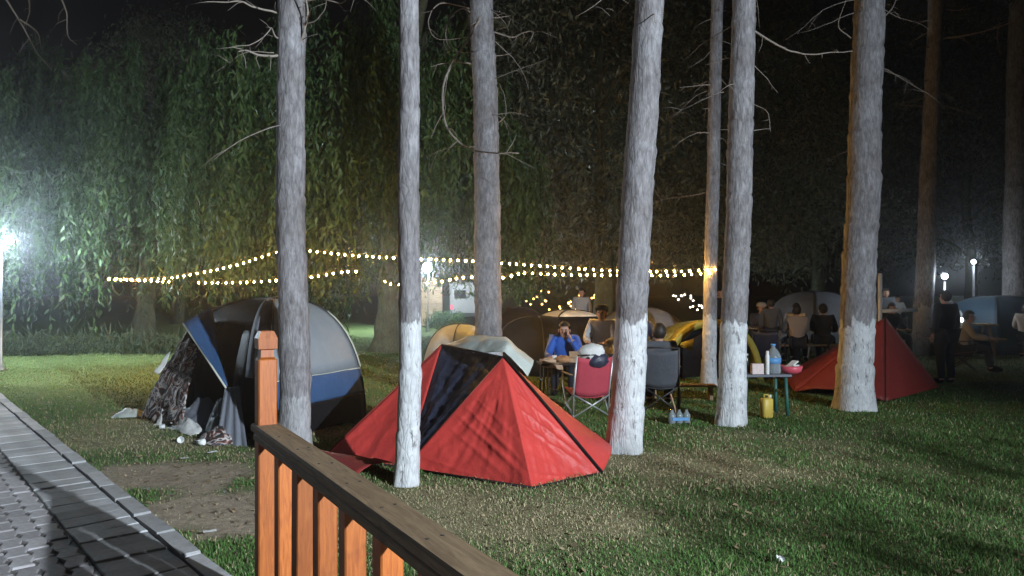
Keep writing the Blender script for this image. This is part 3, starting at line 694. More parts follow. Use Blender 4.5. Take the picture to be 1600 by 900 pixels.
tri_panel(A, Fp, Rp, 80, 0.06, 0.015, 5, (.6, -1, .3), [(A.lerp(Fp, .38), Rp.lerp(A, .06), .013, .016), (A.lerp(Fp, .50), Rp.lerp(Fp, .06), .012, .016), (A.lerp(Fp, .25), Rp.lerp(A, .25), .008, .013), (Fp.lerp(A, .10), Rp.lerp(Fp, .10), .010, .014), (Fp.lerp(A, .05), Rp.lerp(Fp, .3), .008, .012)]).build('front_panel', M['red'], tent, True, 0.004)
tri_panel(A, Rp, Sp, 24, -0.15, 0.012, 8, (1, 0, .3)).build('side_panel', M['red'], tent, True, 0.004)
tri_panel(Lp_, A, B, 60, 0.06, 0.026, 11, (-1, -1, .3), [(A.lerp(Lp_, k / 9), B.lerp(Lp_, k / 8), .014, .018) for k in range(1, 7)]).build('middle_panel', M['navy'], tent, True, 0.004)
tri_panel(B, Mp, Lp_, 26, 0.05, 0.018, 14, (-1, -1, .3)).build('end_panel', M['red'], tent, True, 0.004)
tri_panel(B, Np, Mp, 20, 0.05, 0.018, 17, (-1, 1, .3)).build('end_panel', M['red'], tent, True, 0.004)
tri_panel(A, Sp, B, 20, -0.05, 0.02, 19, (1, 1, .3)).build('back_panel', M['navy'], tent, True, 0.004)
tri_panel(B, Sp, Np, 20, -0.05, 0.02, 23, (1, 1, .3)).build('back_panel', M['navy'], tent, True, 0.004)
up = Vector((0.006, -0.006, 0.006))
for nm, pp, mt, r in (('pole_sleeve', [A + up, (A + Rp) / 2 + up * 1.6, Rp + up], M['black'], 0.014), ('seam', [A + up * .3, Lp_ + up * .3], M['darkred'], 0.005), ('seam', [B + up * .3, Mp + up * .3], M['darkred'], 0.006),
                      ('hem', [Lp_, Fp, Rp, Sp, Np, Mp, Lp_], M['brown'], 0.012), ('ridge_seam', [A, B], M['black'], 0.008)):
    MB().tube(pp, r, 6).build(nm, mt, tent, True)
# loose skirt of the tent bunched on the grass
g = []
for i in range(14):
    u = i / 13; p = (Mp + (Lp_ - Mp) * u) + Vector((-0.06, -0.08, 0)); row = []
    for j in range(6):
        v = j / 5; row.append(p + Vector((-0.30 * (1 - v), -0.26 * (1 - v), 0.015 + 0.05 * math.sin(v * 3.14) * (1 + noise.noise(Vector((u * 9, v * 4, 3)))))) + Vector((0, 0, 0.05 * v)))
    g.append(row)
MB().grid(g).build('skirt', M['darkred'], tent, True, 0.004)

# --- pale sheet over the ridge
def sheet(name, label, cat, rows, mat, wr=0.012, seed=1, solid=0.004, sub=6, parent=None):
    # rows: list of rows of points; bilinear refinement plus small folds
    n, m = len(rows), len(rows[0]); g = []
    for i in range((n - 1) * sub + 1):
        a = min(i // sub, n - 2); u = i / sub - a; row = []
        for j in range((m - 1) * sub + 1):
            c = min(j // sub, m - 2); v = j / sub - c
            p = (Vector(rows[a][c]) * (1 - v) + Vector(rows[a][c + 1]) * v) * (1 - u) + (Vector(rows[a + 1][c]) * (1 - v) + Vector(rows[a + 1][c + 1]) * v) * u
            k = noise.noise_vector(p * 6 + Vector((seed, 0, 0))) * wr + noise.noise_vector(p * 17 + Vector((seed, 3, 0))) * wr * 0.4
            row.append(p + k)
        g.append(row)
    o0 = sum((Vector(p) for r_ in rows for p in r_), Vector()) / (n * m)
    g = [[p - o0 for p in r_] for r_ in g]
    o = MB().grid(g).build(name, mat, parent, True, solid); o.location = o0
    if parent is None: tag(o, label, cat)
    return o
sheet('cover_sheet', 'pale grey sheet draped over the top of the red tent', 'sheet',
      [[at(700, 538, 7.75), at(728, 527, 7.55), at(752, 524, 7.5), at(790, 528, 7.3), at(812, 545, 7.1), at(835, 563, 7.0)],
       [at(705, 540, 7.45), at(738, 536, 7.22), at(765, 534, 7.05), at(795, 536, 6.88), at(815, 558, 6.80), at(832, 572, 6.82)],
       [at(712, 541, 7.35), at(740, 552, 7.02), at(762, 550, 6.88), at(788, 549, 6.72), at(808, 570, 6.66), at(824, 588, 6.66)]], M['pale'], 0.012, 4)

# --- generic dome
def dome(name, label, loc, base, top, zt, bands, poles=True, p=0.72, rows=12, cols=14, sag=0.07, seed=1, cat='tent', group=None, pole_mat=None):
    te = thing(name, label, cat, loc, 0, group); nb = len(base)
    base = [Vector((x, y, 0)) for x, y in base]; top = Vector((top[0], top[1], 0))
    def pole(i, u):
        c = math.cos(u * math.pi / 2) ** p if u < 1 else 0
        q = top + (base[i % nb] - top) * c; return Vector((q.x, q.y, zt * math.sin(u * math.pi / 2) + 0.01))
    for i in range(nb):
        for (u0, u1, pn, mt) in bands[i]:
            g = []
            for a in range(rows + 1):
                u = u0 + (u1 - u0) * a / rows; row = []
                for b_ in range(cols + 1):
                    v = b_ / cols; q = pole(i, u).lerp(pole(i + 1, u), v)
                    ed = math.sin(math.pi * v); inw = (top - q); inw.z = 0; L = max(inw.length, 0.05); inw /= L
                    q += inw * sag * ed * math.sin(math.pi * min(1, u * 1.05)) * -1 * (1 if sag < 0 else -1) * -1
                    q += Vector((1, 1, 1)) * 0.012 * ed * noise.noise(Vector((v * 6 + seed * 3 + i, u * 4, seed))) 
                    row.append(q)
                g.append(row)
            MB().grid(g).build(pn, mt, te, True, 0.004)
    if poles:
        for i in range(nb):
            MB().tube([pole(i, k / 12) + Vector((0, 0, 0.008)) for k in range(13)], 0.011, 6).build('pole_sleeve', pole_mat or M['dark_metal'], te, True)
    return te, pole

# --- large grey and blue dome tent on the left
bo = Vector((-2.9, 8.95, 0))
bb = [(-2.47, 7.55), (-1.80, 9.05), (-3.0, 10.6), (-4.30, 9.05)]
full = lambda nm, mt: [(0, 1.0, nm, mt)]
bands = [[(0, 0.14, 'foot_shade_band', M['black']), (0.14, 0.275, 'lower_wall', M['blue']), (0.28, 1.0, 'fly_panel', M['greyfly'])],  # black bottom band is painted shade along the foot of the wall
         [(0, 0.275, 'lower_wall', M['blue']), (0.28, 1.0, 'fly_panel', M['greyfly'])],
         [(0, 1.0, 'back_wall', M['black'])],
         [(0.60, 1.0, 'roof_panel', M['black'])]]
big, pole = dome('dome_tent', 'large grey and blue dome tent with open dark entrance behind the fence post', bo, [(x - bo.x, y - bo.y) for x, y in bb], (0.02, 0.0), 1.46, bands, sag=0.05, seed=4)
# fly hem
hem = [pole(0, 0.28).lerp(pole(1, 0.28), k / 10) + Vector((0.01, -0.012, -0.01)) for k in range(11)]
MB().tube(hem, 0.009, 6).build('fly_hem', M['trim'], big, True)
MB().tube([pole(1, 0.28 + 0.70 * k / 10) + Vector((0.014, -0.008, 0.006)) for k in range(7)], 0.010, 6).build('fly_hem', M['trim'], big, True)
# grey tape along the near pole and a brown door panel beside it
tape = []
for k in range(15):
    u = 0.28 + 0.66 * k / 14; q = pole(0, u).lerp(pole(3, u), 0.13); q2 = pole(0, u).lerp(pole(3, u), 0.20); n_ = Vector((-0.02, -0.03, 0.01)); tape.append([q + n_, q2 + n_])
MB().grid(tape).build('zip_tape', M['grey_cloth'], big, True, 0.004)
door = []
for k in range(15):
    u = 0.02 + 0.62 * k / 14; door.append([pole(0, u).lerp(pole(3, u), v) + Vector((0.02 * noise.noise(Vector((u * 6, v * 7, 1))), 0, 0)) for v in (0.0, 0.08, 0.16, 0.24, 0.32)])
MB().grid(door).build('door_panel', M['brown'], big, True, 0.004)
inner = []
for k in range(13):
    u = 0.02 + 0.6 * k / 12; inner.append([pole(0, u).lerp(pole(3, u), v) + Vector((0.25, 0.28, 0)) + Vector((0.03, 0.03, 0)) * noise.noise(Vector((u * 5, v * 6, 9))) for v in (0.30, 0.45, 0.6, 0.8, 1.0)])
MB().grid(inner).build('inner_wall', M['black'], big, True, 0.004)
# blue awning flap held out at the entrance
fl = [at(286, 505, 8.35), at(352, 604, 7.75), at(322, 483, 8.7), at(334, 520, 8.2)]
g = []
for i in range(9):
    u = i / 8; a = at(286, 505, 8.3).lerp(at(353, 605, 7.7), u); b_ = at(330, 481, 8.75).lerp(at(356, 600, 7.85), u); g.append([a.lerp(b_, v / 6) - bo + Vector((0.02, -0.03, 0)) * math.sin(v * 1.3 + u * 4) for v in range(7)])
MB().grid(g).build('awning_flap', M['blue'], big, True, 0.004)
MB().tube([at(286, 505, 8.28) - bo, at(320, 556, 7.98) - bo, at(353, 606, 7.68) - bo], 0.010, 6).build('flap_edge', M['trim'], big, True)
# grey curtain hanging at the entrance
g = []
for i in range(12):
    u = i / 11; l = at(352, 606, 7.95).lerp(at(334, 702, 7.55), u); r_ = at(374, 604, 7.85).lerp(at(386, 706, 7.40), u)
    g.append([l.lerp(r_, j / 11) - bo + Vector((0.02, -0.035, 0)) * math.sin(j * 1.7 + u * 1.5) * (0.3 + u) for j in range(12)])
MB().grid(g).build('door_curtain', M['grey_cloth'], big, True, 0.004)

# patterned cloth and clutter at its entrance
m, t, b = mk('patterned_cloth'); v = coords(t)
vo = node(t, 'ShaderNodeTexVoronoi'); vo.inputs['Scale'].default_value = 26; t.links.new(v, vo.inputs['Vector'])
t.links.new(ramp(t, ntex(t, v, 4.5, 2, 0.5, 2.5), [(0.40, (0.03, 0.025, 0.025)), (0.46, (0.20, 0.07, 0.05)), (0.52, (0.62, 0.60, 0.58)), (0.60, (0.06, 0.05, 0.06))]), b.inputs['Base Color']); b.inputs['Roughness'].default_value = 0.9
M['pattern'] = m
def heap(name, label, cat, c, size, mat, seed, rz=0, n=26, fold=0.35):
    # a cloth heap: a rumpled mound lying on the ground
    g = []
    for i in range(n + 1):
        row = []
        for j in range(n + 1):
            u, v_ = i / n * 2 - 1, j / n * 2 - 1; r = min(1, (abs(u) ** 2.6 + abs(v_) ** 2.6) ** (1 / 2.6))
            ed = 1 + 0.22 * noise.noise(Vector((math.atan2(v_, u) * 1.3, seed, 0)))
            f = noise.noise(Vector((u * 2.2 + seed, v_ * 2.2, 0))) * fold + fold * 0.7 * abs(noise.noise(Vector((u * 4.5, v_ * 2 + seed, 4)))) + 0.15 * noise.noise(Vector((u * 9, v_ * 9, seed)))
            z = size[2] * max(0, (1 - r ** 2.2)) * (0.65 + f); row.append(Vector((u * size[0] / 2 * ed, v_ * size[1] / 2 * ed, z + 0.012)))
        g.append(row)
    o = MB().grid(g).build(name, mat, None, True, 0.004); o.location = c; o.rotation_euler.z = rz
    return tag(o, label, cat)
sheet('patterned_blanket', 'patterned brown and white blanket slung over the left side of the dome tent', 'blanket',
      [[at(285, 535, 9.0), at(300, 530, 8.9), at(312, 545, 8.7)], [at(255, 575, 8.95), at(278, 580, 8.7), at(300, 590, 8.45)], [at(235, 620, 8.9), at(262, 625, 8.6), at(290, 625, 8.3)], [at(222, 655, 8.9), at(250, 660, 8.55), at(282, 664, 8.2)]], M['pattern'], 0.028, 3, 0.008, 9)
sheet('white_towel', 'white striped towel hanging on the blanket at the left of the dome tent', 'towel',
      [[at(262, 552, 8.7), at(268, 549, 8.7)], [at(250, 570, 8.65), at(260, 570, 8.65)], [at(240, 582, 8.62), at(247, 586, 8.6)]], M['white_cloth'], 0.02, 5, 0.006, 6)
heap('crumpled_sheet', 'long crumpled white sheet on the grass before the dome tent entrance', 'sheet', at(292, 662, 0) * 0 + Vector((-3.62, 8.22, 0.0)), (0.62, 0.22, 0.16), M['white_cloth'], 3, -0.75)
heap('cloth_pile', 'patterned cloth pile on the grass below the grey curtain', 'cloth', (-3.05, 7.62, 0), (0.42, 0.3, 0.17), M['pattern'], 7, -0.7)
heap('clothes_pile', 'dark clothes pile inside the dome tent entrance', 'clothes', (-3.55, 8.55, 0), (0.9, 0.55, 0.34), M['grey_cloth'], 9, -0.6)
heap('blue_sleeping_bag', 'bluish sleeping bag bunched up in the dome tent entrance', 'sleeping bag', (-3.2, 8.18, 0), (0.4, 0.55, 0.40), M['greyfly'], 12, 0.4)
heap('plastic_bag', 'pale flat plastic bag on the grass left of the dome tent', 'bag', (-4.75, 9.15, 0), (0.36, 0.26, 0.11), M['pale'], 15, 0.3)
heap('white_bag', 'white carrier bag at the foot of the patterned blanket', 'bag', (-4.05, 8.65, 0), (0.24, 0.22, 0.24), M['white_cloth'], 17, 0.1)
# small litter
def cup(label, c, r=0.035, h=0.085, lie=True, rz=0.3):
    mb = MB().lathe([(r * .7, 0), (r, h), (r * .93, h), (r * .62, 0.004)], 12)
    o = mb.build('paper_cup', M['white'], None, True); o.location = c
    o.rotation_euler = (R(84), 0, rz) if lie else (0, 0, 0); return tag(o, label, 'cup')
cup('white paper cup lying on the grass left of the cloth pile', (-3.42, 7.62, 0.035))
cup('white paper cup lying nearest the cloth pile', (-3.18, 7.45, 0.036), 0.034, 0.07, True, 1.4)
cup('tiny white cup lying farthest from the cloth pile', (-3.98, 8.3, 0.03), 0.028, 0.06, True, 2.0)
for lab, c, s_ in (('scrap of white paper on the grass near the path kerb', at(338, 710, 0) * 0 + Vector((-2.85, 7.0, 0.03)), 0.09), ('scrap of white paper on the bare soil by the fence', Vector((-1.95, 4.75, 0.02)), 0.08), ('scrap of white paper on the green lawn at lower right', Vector((1.55, 4.25, 0.03)), 0.07), ('scrap of white paper on the grass behind the kerb', Vector((-3.0, 6.75, 0.03)), 0.07)):
    g = [[Vector((i * s_ / 5 - s_ / 2, j * s_ / 8 - s_ / 4, 0.02 * (noise.noise(Vector((i, j, c.x))) + 0.6))) for j in range(5)] for i in range(6)]
    o = MB().grid(g).build('paper_scrap', M['white'], None, False, 0.001); o.location = c; o.rotation_euler.z = c.x * 3; tag(o, lab, 'paper')

# --- other tents
def simple_dome(name, label, loc, rx, ry, zt, rz, mats, n=4, seed=1, **kw):
    base = [(rx * math.cos(q) * 1.25, ry * math.sin(q) * 1.25) for q in [rz + math.pi / n + k * 2 * math.pi / n for k in range(n)]]
    return dome(name, label, loc, base, (0, 0), zt, [mats[k % len(mats)] for k in range(n)], seed=seed, group='tents in the camp', **kw)
big['group'] = 'tents in the camp'; tent['group'] = 'tents in the camp'
# dark red tent on the right: apex with straight sides
o1 = Vector((5.6, 11.4, 0))
Aa, P1, P2, P3, P4, P5 = shift([(5.76, 11.35, 1.15), (5.25, 10.35, 0.01), (6.88, 11.85, 0.01), (6.4, 13.2, 0.01), (4.7, 12.9, 0.01), (4.35, 11.3, 0.01)], o1)
rt = thing('red_tent', 'dark red pointed tent behind the thickest whitewashed trunk', 'tent', o1, 0, 'tents in the camp')
for k, (a, b_) in enumerate(((P1, P2), (P2, P3), (P3, P4), (P4, P5), (P5, P1))):
    tri_panel(Aa, a, b_, 18, -0.16, 0.012, 30 + k, (a + b_)).build(['front_panel', 'side_panel', 'back_panel', 'side_panel', 'front_panel'][k], M['darkred'], rt, True, 0.004)
MB().tube([Aa + Vector((0, 0, .01)), P1], 0.008, 6).build('seam', M['brown'], rt, True); MB().tube([P5, P1, P2, P3], 0.010, 6).build('hem', M['brown'], rt, True)
# yellow green tunnel tent
yt = thing('tunnel_tent', 'yellow green arched tent with dark open doorway behind two trunks', 'tent', (3.48, 12.75, 0), R(8), 'tents in the camp')
def arch(w_, h_, y, n=22, p=0.85): return [Vector((-w_ * math.copysign(abs(math.cos(math.pi * k / n)) ** p, math.cos(math.pi * k / n)), y, h_ * math.sin(math.pi * k / n) ** 0.95)) for k in range(n + 1)]
def loft(*ar): return MB().grid(ar)
loft(arch(0.90, 1.04, -0.05), arch(0.91, 1.06, 0.03), arch(0.91, 1.05, 0.22)).build('arch_band', M['yellow'], yt, True, 0.01)
loft(arch(0.80, 0.93, -0.02), arch(0.90, 1.04, -0.05)).build('door_rim', M['yellow'], yt, True, 0.006)
loft(arch(0.91, 1.05, 0.222), arch(0.93, 1.00, 0.8), arch(0.88, 0.85, 1.5), arch(0.7, 0.45, 2.0)).build('tunnel_fabric', M['olive'], yt, True, 0.005)
loft(arch(0.78, 0.92, 0.35), arch(0.5, 0.6, 0.36), arch(0.02, 0.02, 0.37)).build('inner_wall', M['black'], yt, True, 0.004)
MB().grid([[(-0.62, -0.06, 0.60), (-0.42, -0.10, 0.52)], [(-0.60, -0.05, 0.66), (-0.38, -0.10, 0.74)]]).build('door_flap', M['yellow'], yt, True, 0.004)
MB().tube([(-0.62, -0.06, 0.60)] + [Vector((-0.45 + 0.55 * k / 6, -0.05, 0.68 + 0.2 * math.sin(k / 6 * 1.6))) for k in range(7)], 0.012, 6).build('door_tape', M['brown'], yt, True)
# dome with white trim
simple_dome('dome_tent', 'black dome tent with white trim on top behind the person in blue', (1.15, 14.6, 0), 0.9, 0.9, 1.15, R(20), [[(0, 0.72, 'wall', M['black']), (0.725, 1, 'trim_panel', M['white_cloth'])]], seed=6)
simple_dome('dome_tent', 'black dome tent between the thick grey trunk and the person in blue', (0.50, 14.0, 0), 0.75, 0.72, 1.05, R(50), [[(0, 1, 'wall', M['black'])]], seed=7)
simple_dome('dome_tent', 'brownish dark tent just right of the thick grey trunk', (0.10, 15.6, 0), 0.8, 0.8, 1.18, R(10), [[(0, 1, 'wall', M['brown'])]], seed=8)
simple_dome('dome_tent', 'small pale blue grey dome tent on both sides of the thick grey trunk', (-0.86, 12.4, 0), 0.55, 0.5, 0.98, R(35), [[(0, 1, 'wall', M['greyfly'])]], seed=9)
simple_dome('dome_tent', 'dim blue dome tent at the far right beside the edge trunk', (12.1, 18.4, 0), 1.1, 1.0, 1.4, R(15), [[(0, 1, 'wall', fabric('dull_blue_nylon', (0.02, 0.045, 0.075)))]], seed=10)
simple_dome('dome_tent', 'dark dome tent behind the leaning whitewashed trunk', (2.55, 14.6, 0), 0.9, 0.9, 1.2, R(15), [[(0, 1, 'wall', M['grey_cloth'])]], seed=13)

# ================================================================== furniture
def camp_chair(label, loc, rz, fab, frame, low=0.0, group='folding camp chairs'):
    ch = thing('camp_chair', label, 'chair', loc, rz, group); h = 0.36 - low; wd = 0.23
    def fabric_panel(nm, p0, p1):
        g = []
        for i in range(9):
            u = i / 8; a = Vector(p0).lerp(Vector(p1), u); g.append([a + Vector((wd * (v / 4 - 1), 0, 0)) + Vector((0, 0.03, -0.03)) * math.sin(math.pi * v / 8) for v in range(9)])
        MB().grid(g).build(nm, fab, ch, True, 0.006)
    fabric_panel('seat', (0, -0.20, h + 0.03), (0, 0.20, h - 0.03)); fabric_panel('backrest', (0, 0.205, h - 0.02), (0, 0.36, h + 0.46))
    for s in (-1, 1):
        MB().tube([(s * wd, 0.21, 0.0), (s * wd, 0.22, h), (s * wd, 0.37, h + 0.48)], 0.011, 6).build('back_upright', frame, ch, True)
        MB().tube([(s * wd, -0.24, 0.0), (s * (wd + .005), -0.02, h * .5), (s * wd, 0.20, h - 0.02)], 0.011, 6).build('leg', frame, ch, True)
        MB().tube([(s * wd, 0.24, 0.0), (s * (wd + .03), 0, h * .5), (s * (wd + .01), -0.22, h + 0.03), (s * (wd + .01), -0.24, h + .2)], 0.011, 6).build('leg', frame, ch, True)
        MB().box((s * (wd + .015), 0.02, h + 0.22), (0.045, 0.5, 0.018), bev=0.006).build('armrest', M['dark_metal'], ch)
    MB().tube([(-wd, 0.24, 0.01), (0, 0.245, h * .5), (wd, 0.24, h - .02)], 0.010, 6).build('cross_brace', frame, ch, True)
    MB().tube([(wd, 0.25, 0.01), (0, 0.255, h * .5), (-wd, 0.25, h - .02)], 0.010, 6).build('cross_brace', frame, ch, True)
    MB().tube([(-wd, 0.37, h + 0.48), (0, 0.39, h + .485), (wd, 0.37, h + 0.48)], 0.010, 6).build('top_bar', M['dark_metal'], ch, True)
    return ch
M['slate'] = fabric('slate_shirt', (0.07, 0.075, 0.09), 0.8, 0.15)
M['red_canvas'] = fabric('red_canvas', (0.42, 0.05, 0.075), 0.75, 0.1, 0.3)
camp_chair('red canvas camp chair with pale legs right of the red tent', (0.94, 9.35, 0), R(192), M['red_canvas'], M['metal'], 0.06)
camp_chair('dark grey camp chair between the two whitewashed trunks', (1.95, 9.7, 0), R(170), M['slate'], M['dark_metal'])
camp_chair('dim folding chair at the far right beside the standing person', (8.75, 14.3, 0), R(60), M['darkred'], M['dark_metal'])
camp_chair('small folding chair hidden under the person in the blue jacket', (0.80, 11.45, 0), R(0), M['black'], M['dark_metal'], 0.05)
hd = thing('grey_jacket', 'grey jacket with dark lining thrown over the back of the red chair', 'jacket', (0.98, 9.05, 0.70))
MB().ball((0, 0, 0.10), (0.165, 0.10, 0.115), 18, 12, 0.22, 4).build('hood', M['lightg'] if 'lightg' in M else M['white_cloth'], hd, True)
MB().ball((0.06, -0.03, 0.02), (0.15, 0.085, 0.10), 18, 12, 0.25, 7).build('lining', M['navy'], hd, True)
def table(name, label, loc, rz, sx, sy, h, top, leg, r=0.014, group=None):
    tb = thing(name, label, 'table', loc, rz, group)
    MB().box((0, 0, h - 0.015), (sx, sy, 0.03), bev=0.006).build('tabletop', top, tb)
    for x in (-1, 1):
        for y in (-1, 1):
            MB().tube([(x * (sx / 2 - .06), y * (sy / 2 - .06), h - 0.03), (x * (sx / 2 - .04), y * (sy / 2 - .04), 0)], r, 8).build('leg', leg, tb, True)
        MB().tube([(x * (sx / 2 - .052), -(sy / 2 - .052), h * .55), (x * (sx / 2 - .052), (sy / 2 - .052), h * .55)], r * .7, 6).build('stretcher', leg, tb, True)
    return tb
M['tan'] = plain('tan_paper', (0.42, 0.28, 0.18), 0.8, 0.25); M['crust'] = plain('bread_crust', (0.40, 0.20, 0.09), 0.8, 0.3)
M['pink'] = plain('pink_plastic', (0.62, 0.09, 0.13), 0.4, 0.08); M['yellowp'] = plain('yellow_plastic', (0.62, 0.45, 0.09), 0.45, 0.08)
M['card'] = plain('printed_card', (0.62, 0.50, 0.48), 0.6, 0.12, 40)
m, t, b = mk('clear_plastic'); b.inputs['Base Color'].default_value = (0.75, 0.85, 0.95, 1); b.inputs['Roughness'].default_value = 0.12; b.inputs['Transmission Weight'].default_value = 0.75; b.inputs['IOR'].default_value = 1.2
t.links.new(ramp(t, ntex(t, coords(t), 6), [(0.3, (0.7, 0.8, 0.9)), (0.7, (0.82, 0.9, 0.97))]), b.inputs['Base Color']); M['clear'] = m
M['bluelabel'] = plain('blue_label', (0.10, 0.28, 0.55), 0.5, 0.12)
table('camp_table', 'small dark camp table with food in front of the person in blue', (0.70, 10.35, 0), R(6), 0.66, 0.42, 0.56, M['brown'], M['dark_metal'])
def item(name, label, cat, mb, mat, loc, rz=0, smooth=True):
    o = mb.build(name, mat, None, smooth); o.location = loc; o.rotation_euler.z = rz; return tag(o, label, cat)
item('bread_loaf', 'round brown loaf in the middle of the small dark camp table', 'bread', MB().ball((0, 0, 0.05), (0.11, 0.08, 0.055), 14, 8, 0.25, 2), M['crust'], (0.72, 10.30, 0.555))
item('food_tray', 'tan tray of food at the left end of the small dark camp table', 'tray', MB().box((0, 0, 0.012), (0.2, 0.14, 0.02), bev=.004).box((0, 0.07, 0.03), (0.2, 0.008, 0.03)).box((0, -0.07, 0.03), (0.2, 0.008, 0.03)).box((0.1, 0, 0.03), (0.008, 0.14, 0.03)).box((-0.1, 0, 0.03), (0.008, 0.14, 0.03)).ball((0, 0, 0.04), (0.08, 0.05, 0.03), 10, 6, .4, 5), M['tan'], (0.50, 10.28, 0.56), 0.2, False)
item('paper_cup', 'white paper cup standing on the small dark camp table', 'cup', MB().lathe([(.025, 0), (.035, .09), (.032, .09), (.022, .005)], 14), M['white'], (0.60, 10.38, 0.56))
item('food_box', 'tan food carton at the right end of the small dark camp table', 'carton', MB().box((0, 0, 0.03), (0.2, 0.14, 0.06), bev=.006).box((0, 0.10, 0.09), (0.2, 0.012, 0.12), 0, 0.5), M['tan'], (0.90, 10.32, 0.56), -0.1, False)
sheet('paper_wrap', 'crumpled tan wrapping hanging off the small dark camp table', 'paper', [[Vector((0.42, 10.20, 0.575)), Vector((0.55, 10.16, 0.575)), Vector((0.68, 10.15, 0.575))], [Vector((0.40, 10.11, 0.53)), Vector((0.55, 10.08, 0.50)), Vector((0.70, 10.09, 0.47))]], M['tan'], 0.02, 12, 0.002, 6)
gt = table('green_table', 'small table with green legs right of the whitewashed trunk', (3.14, 9.28, 0), R(4), 0.62, 0.42, 0.53, M['grey_cloth'], M['green_metal'], 0.022)
wb = thing('water_bottle', 'large clear water bottle with blue label on the green legged table', 'bottle', (3.27, 9.22, 0.53))
MB().lathe([(.085, 0), (.095, .02), (.095, .10), (.088, .12), (.095, .14), (.095, .22), (.06, .29), (.026, .32), (.026, .345)], 18).build('bottle_body', M['clear'], wb, True)
MB().lathe([(.0965, .13), (.0965, .20)], 18).build('label_band', M['bluelabel'], wb, True); MB().lathe([(.03, .345), (.03, .37)], 14).build('cap', M['bluelabel'], wb, True)
bw = item('pink_bowl', 'pink plastic bowl with white packets at the right of the green legged table', 'bowl', MB().lathe([(.07, 0), (.12, .03), (.14, .10), (.132, .10), (.11, .035), (.05, .012)], 20), M['pink'], (3.49, 9.20, 0.53))
for lab, rz, ry in (('white packet sticking up in the pink bowl', 0.5, -0.5), ('white packet lying flat in the pink bowl', 2.0, 0.15)):
    o = MB().box((0, 0, 0), (0.19, 0.10, 0.02), 0, 0, ry, bev=.008).build('white_packet', M['white'], None); o.location = (3.49, 9.2, 0.64 if ry < 0 else .625); o.rotation_euler.z = rz; tag(o, lab, 'packet')
item('printed_carton', 'small white and pink carton on the green legged table', 'carton', MB().box((0, 0, 0.065), (0.15, 0.07, 0.13), bev=.004), M['card'], (3.05, 9.16, 0.53), 0.1, False)
item('thermos', 'tall slim white thermos on the green legged table', 'thermos', MB().lathe([(.022, 0), (.024, .01), (.024, .23), (.018, .25), (.018, .29)], 12), M['white'], (3.165, 9.12, 0.53))
for k, (x, lab) in enumerate(((2.90, 'dark glass jar nearest the whitewashed trunk on the green legged table'), (2.98, 'dark glass jar in the middle behind the printed carton'))):
    j = thing('glass_jar', lab, 'jar', (x, 9.36, 0.53)); MB().lathe([(.034, 0), (.036, .01), (.036, .15), (.024, .18), (.024, .21)], 12).build('jar_body', plain('dark_glass', (0.02, 0.03, 0.02), 0.08, 0.2), j, True); MB().lathe([(.026, .21), (.026, .235)], 12).build('lid', M['metal'], j, True)
jc = thing('jerry_can', 'yellow plastic canister under the green legged table', 'canister', (3.13, 9.05, 0), 0.3)
MB().box((0, 0, 0.125), (0.14, 0.11, 0.25), bev=.02).build('canister_body', M['yellowp'], jc, True); MB().tube([(-.04, 0, .25), (-.03, 0, .29), (.02, 0, .29), (.035, 0, .25)], .011, 6).build('handle', M['yellowp'], jc, True); MB().lathe([(.018, .25), (.018, .285)], 10, Matrix.Translation((.05, 0, 0))).build('cap', M['white'], jc, True)
pk = thing('water_pack', 'clear plastic water pack with blue label lying on the grass between trunks', 'water pack', (1.98, 8.72, 0), 0.15)
for x in (-.09, 0, .09): MB().lathe([(.042, 0), (.046, .01), (.046, .10), (.02, .14), (.016, .16)], 12, Matrix.Translation((x, 0, 0.0))).build('bottle', M['clear'], pk, True)
MB().box((0, -0.05, 0.055), (0.20, 0.006, 0.035)).build('label_band', M['bluelabel'], pk)
item('wooden_stick', 'thin wooden stick leaning behind the water pack on the grass', 'stick', MB().tube([(0, 0, 0), (-0.02, .02, .15), (-0.07, .03, .32)], .009, 6), M['tan'], (1.99, 8.88, 0))
bp = thing('low_bench', 'low wooden bench in front of the yellow green tent', 'bench', (2.45, 10.6, 0), R(-4)); MB().box((0, 0, .2), (0.95, .2, .03), bev=.005).build('seat', M['rail'], bp)
for x in (-.4, .4): MB().box((x, 0, .092), (.05, .17, .184)).build('leg', M['rail'], bp)
fr = thing('tubular_stand', 'white tubular post and crossbar standing behind the dark red tent', 'stand', (0, 0, 0)); fr.location = (6.55, 13.1, 0)
MB().tube([(0, 0, 0), (0, 0, 1.86)], .035, 10).build('post', M['white'], fr, True); MB().tube([(0, 0, 1.19), (0.66, 0, 1.21)], .032, 10).build('crossbar', M['white'], fr, True)

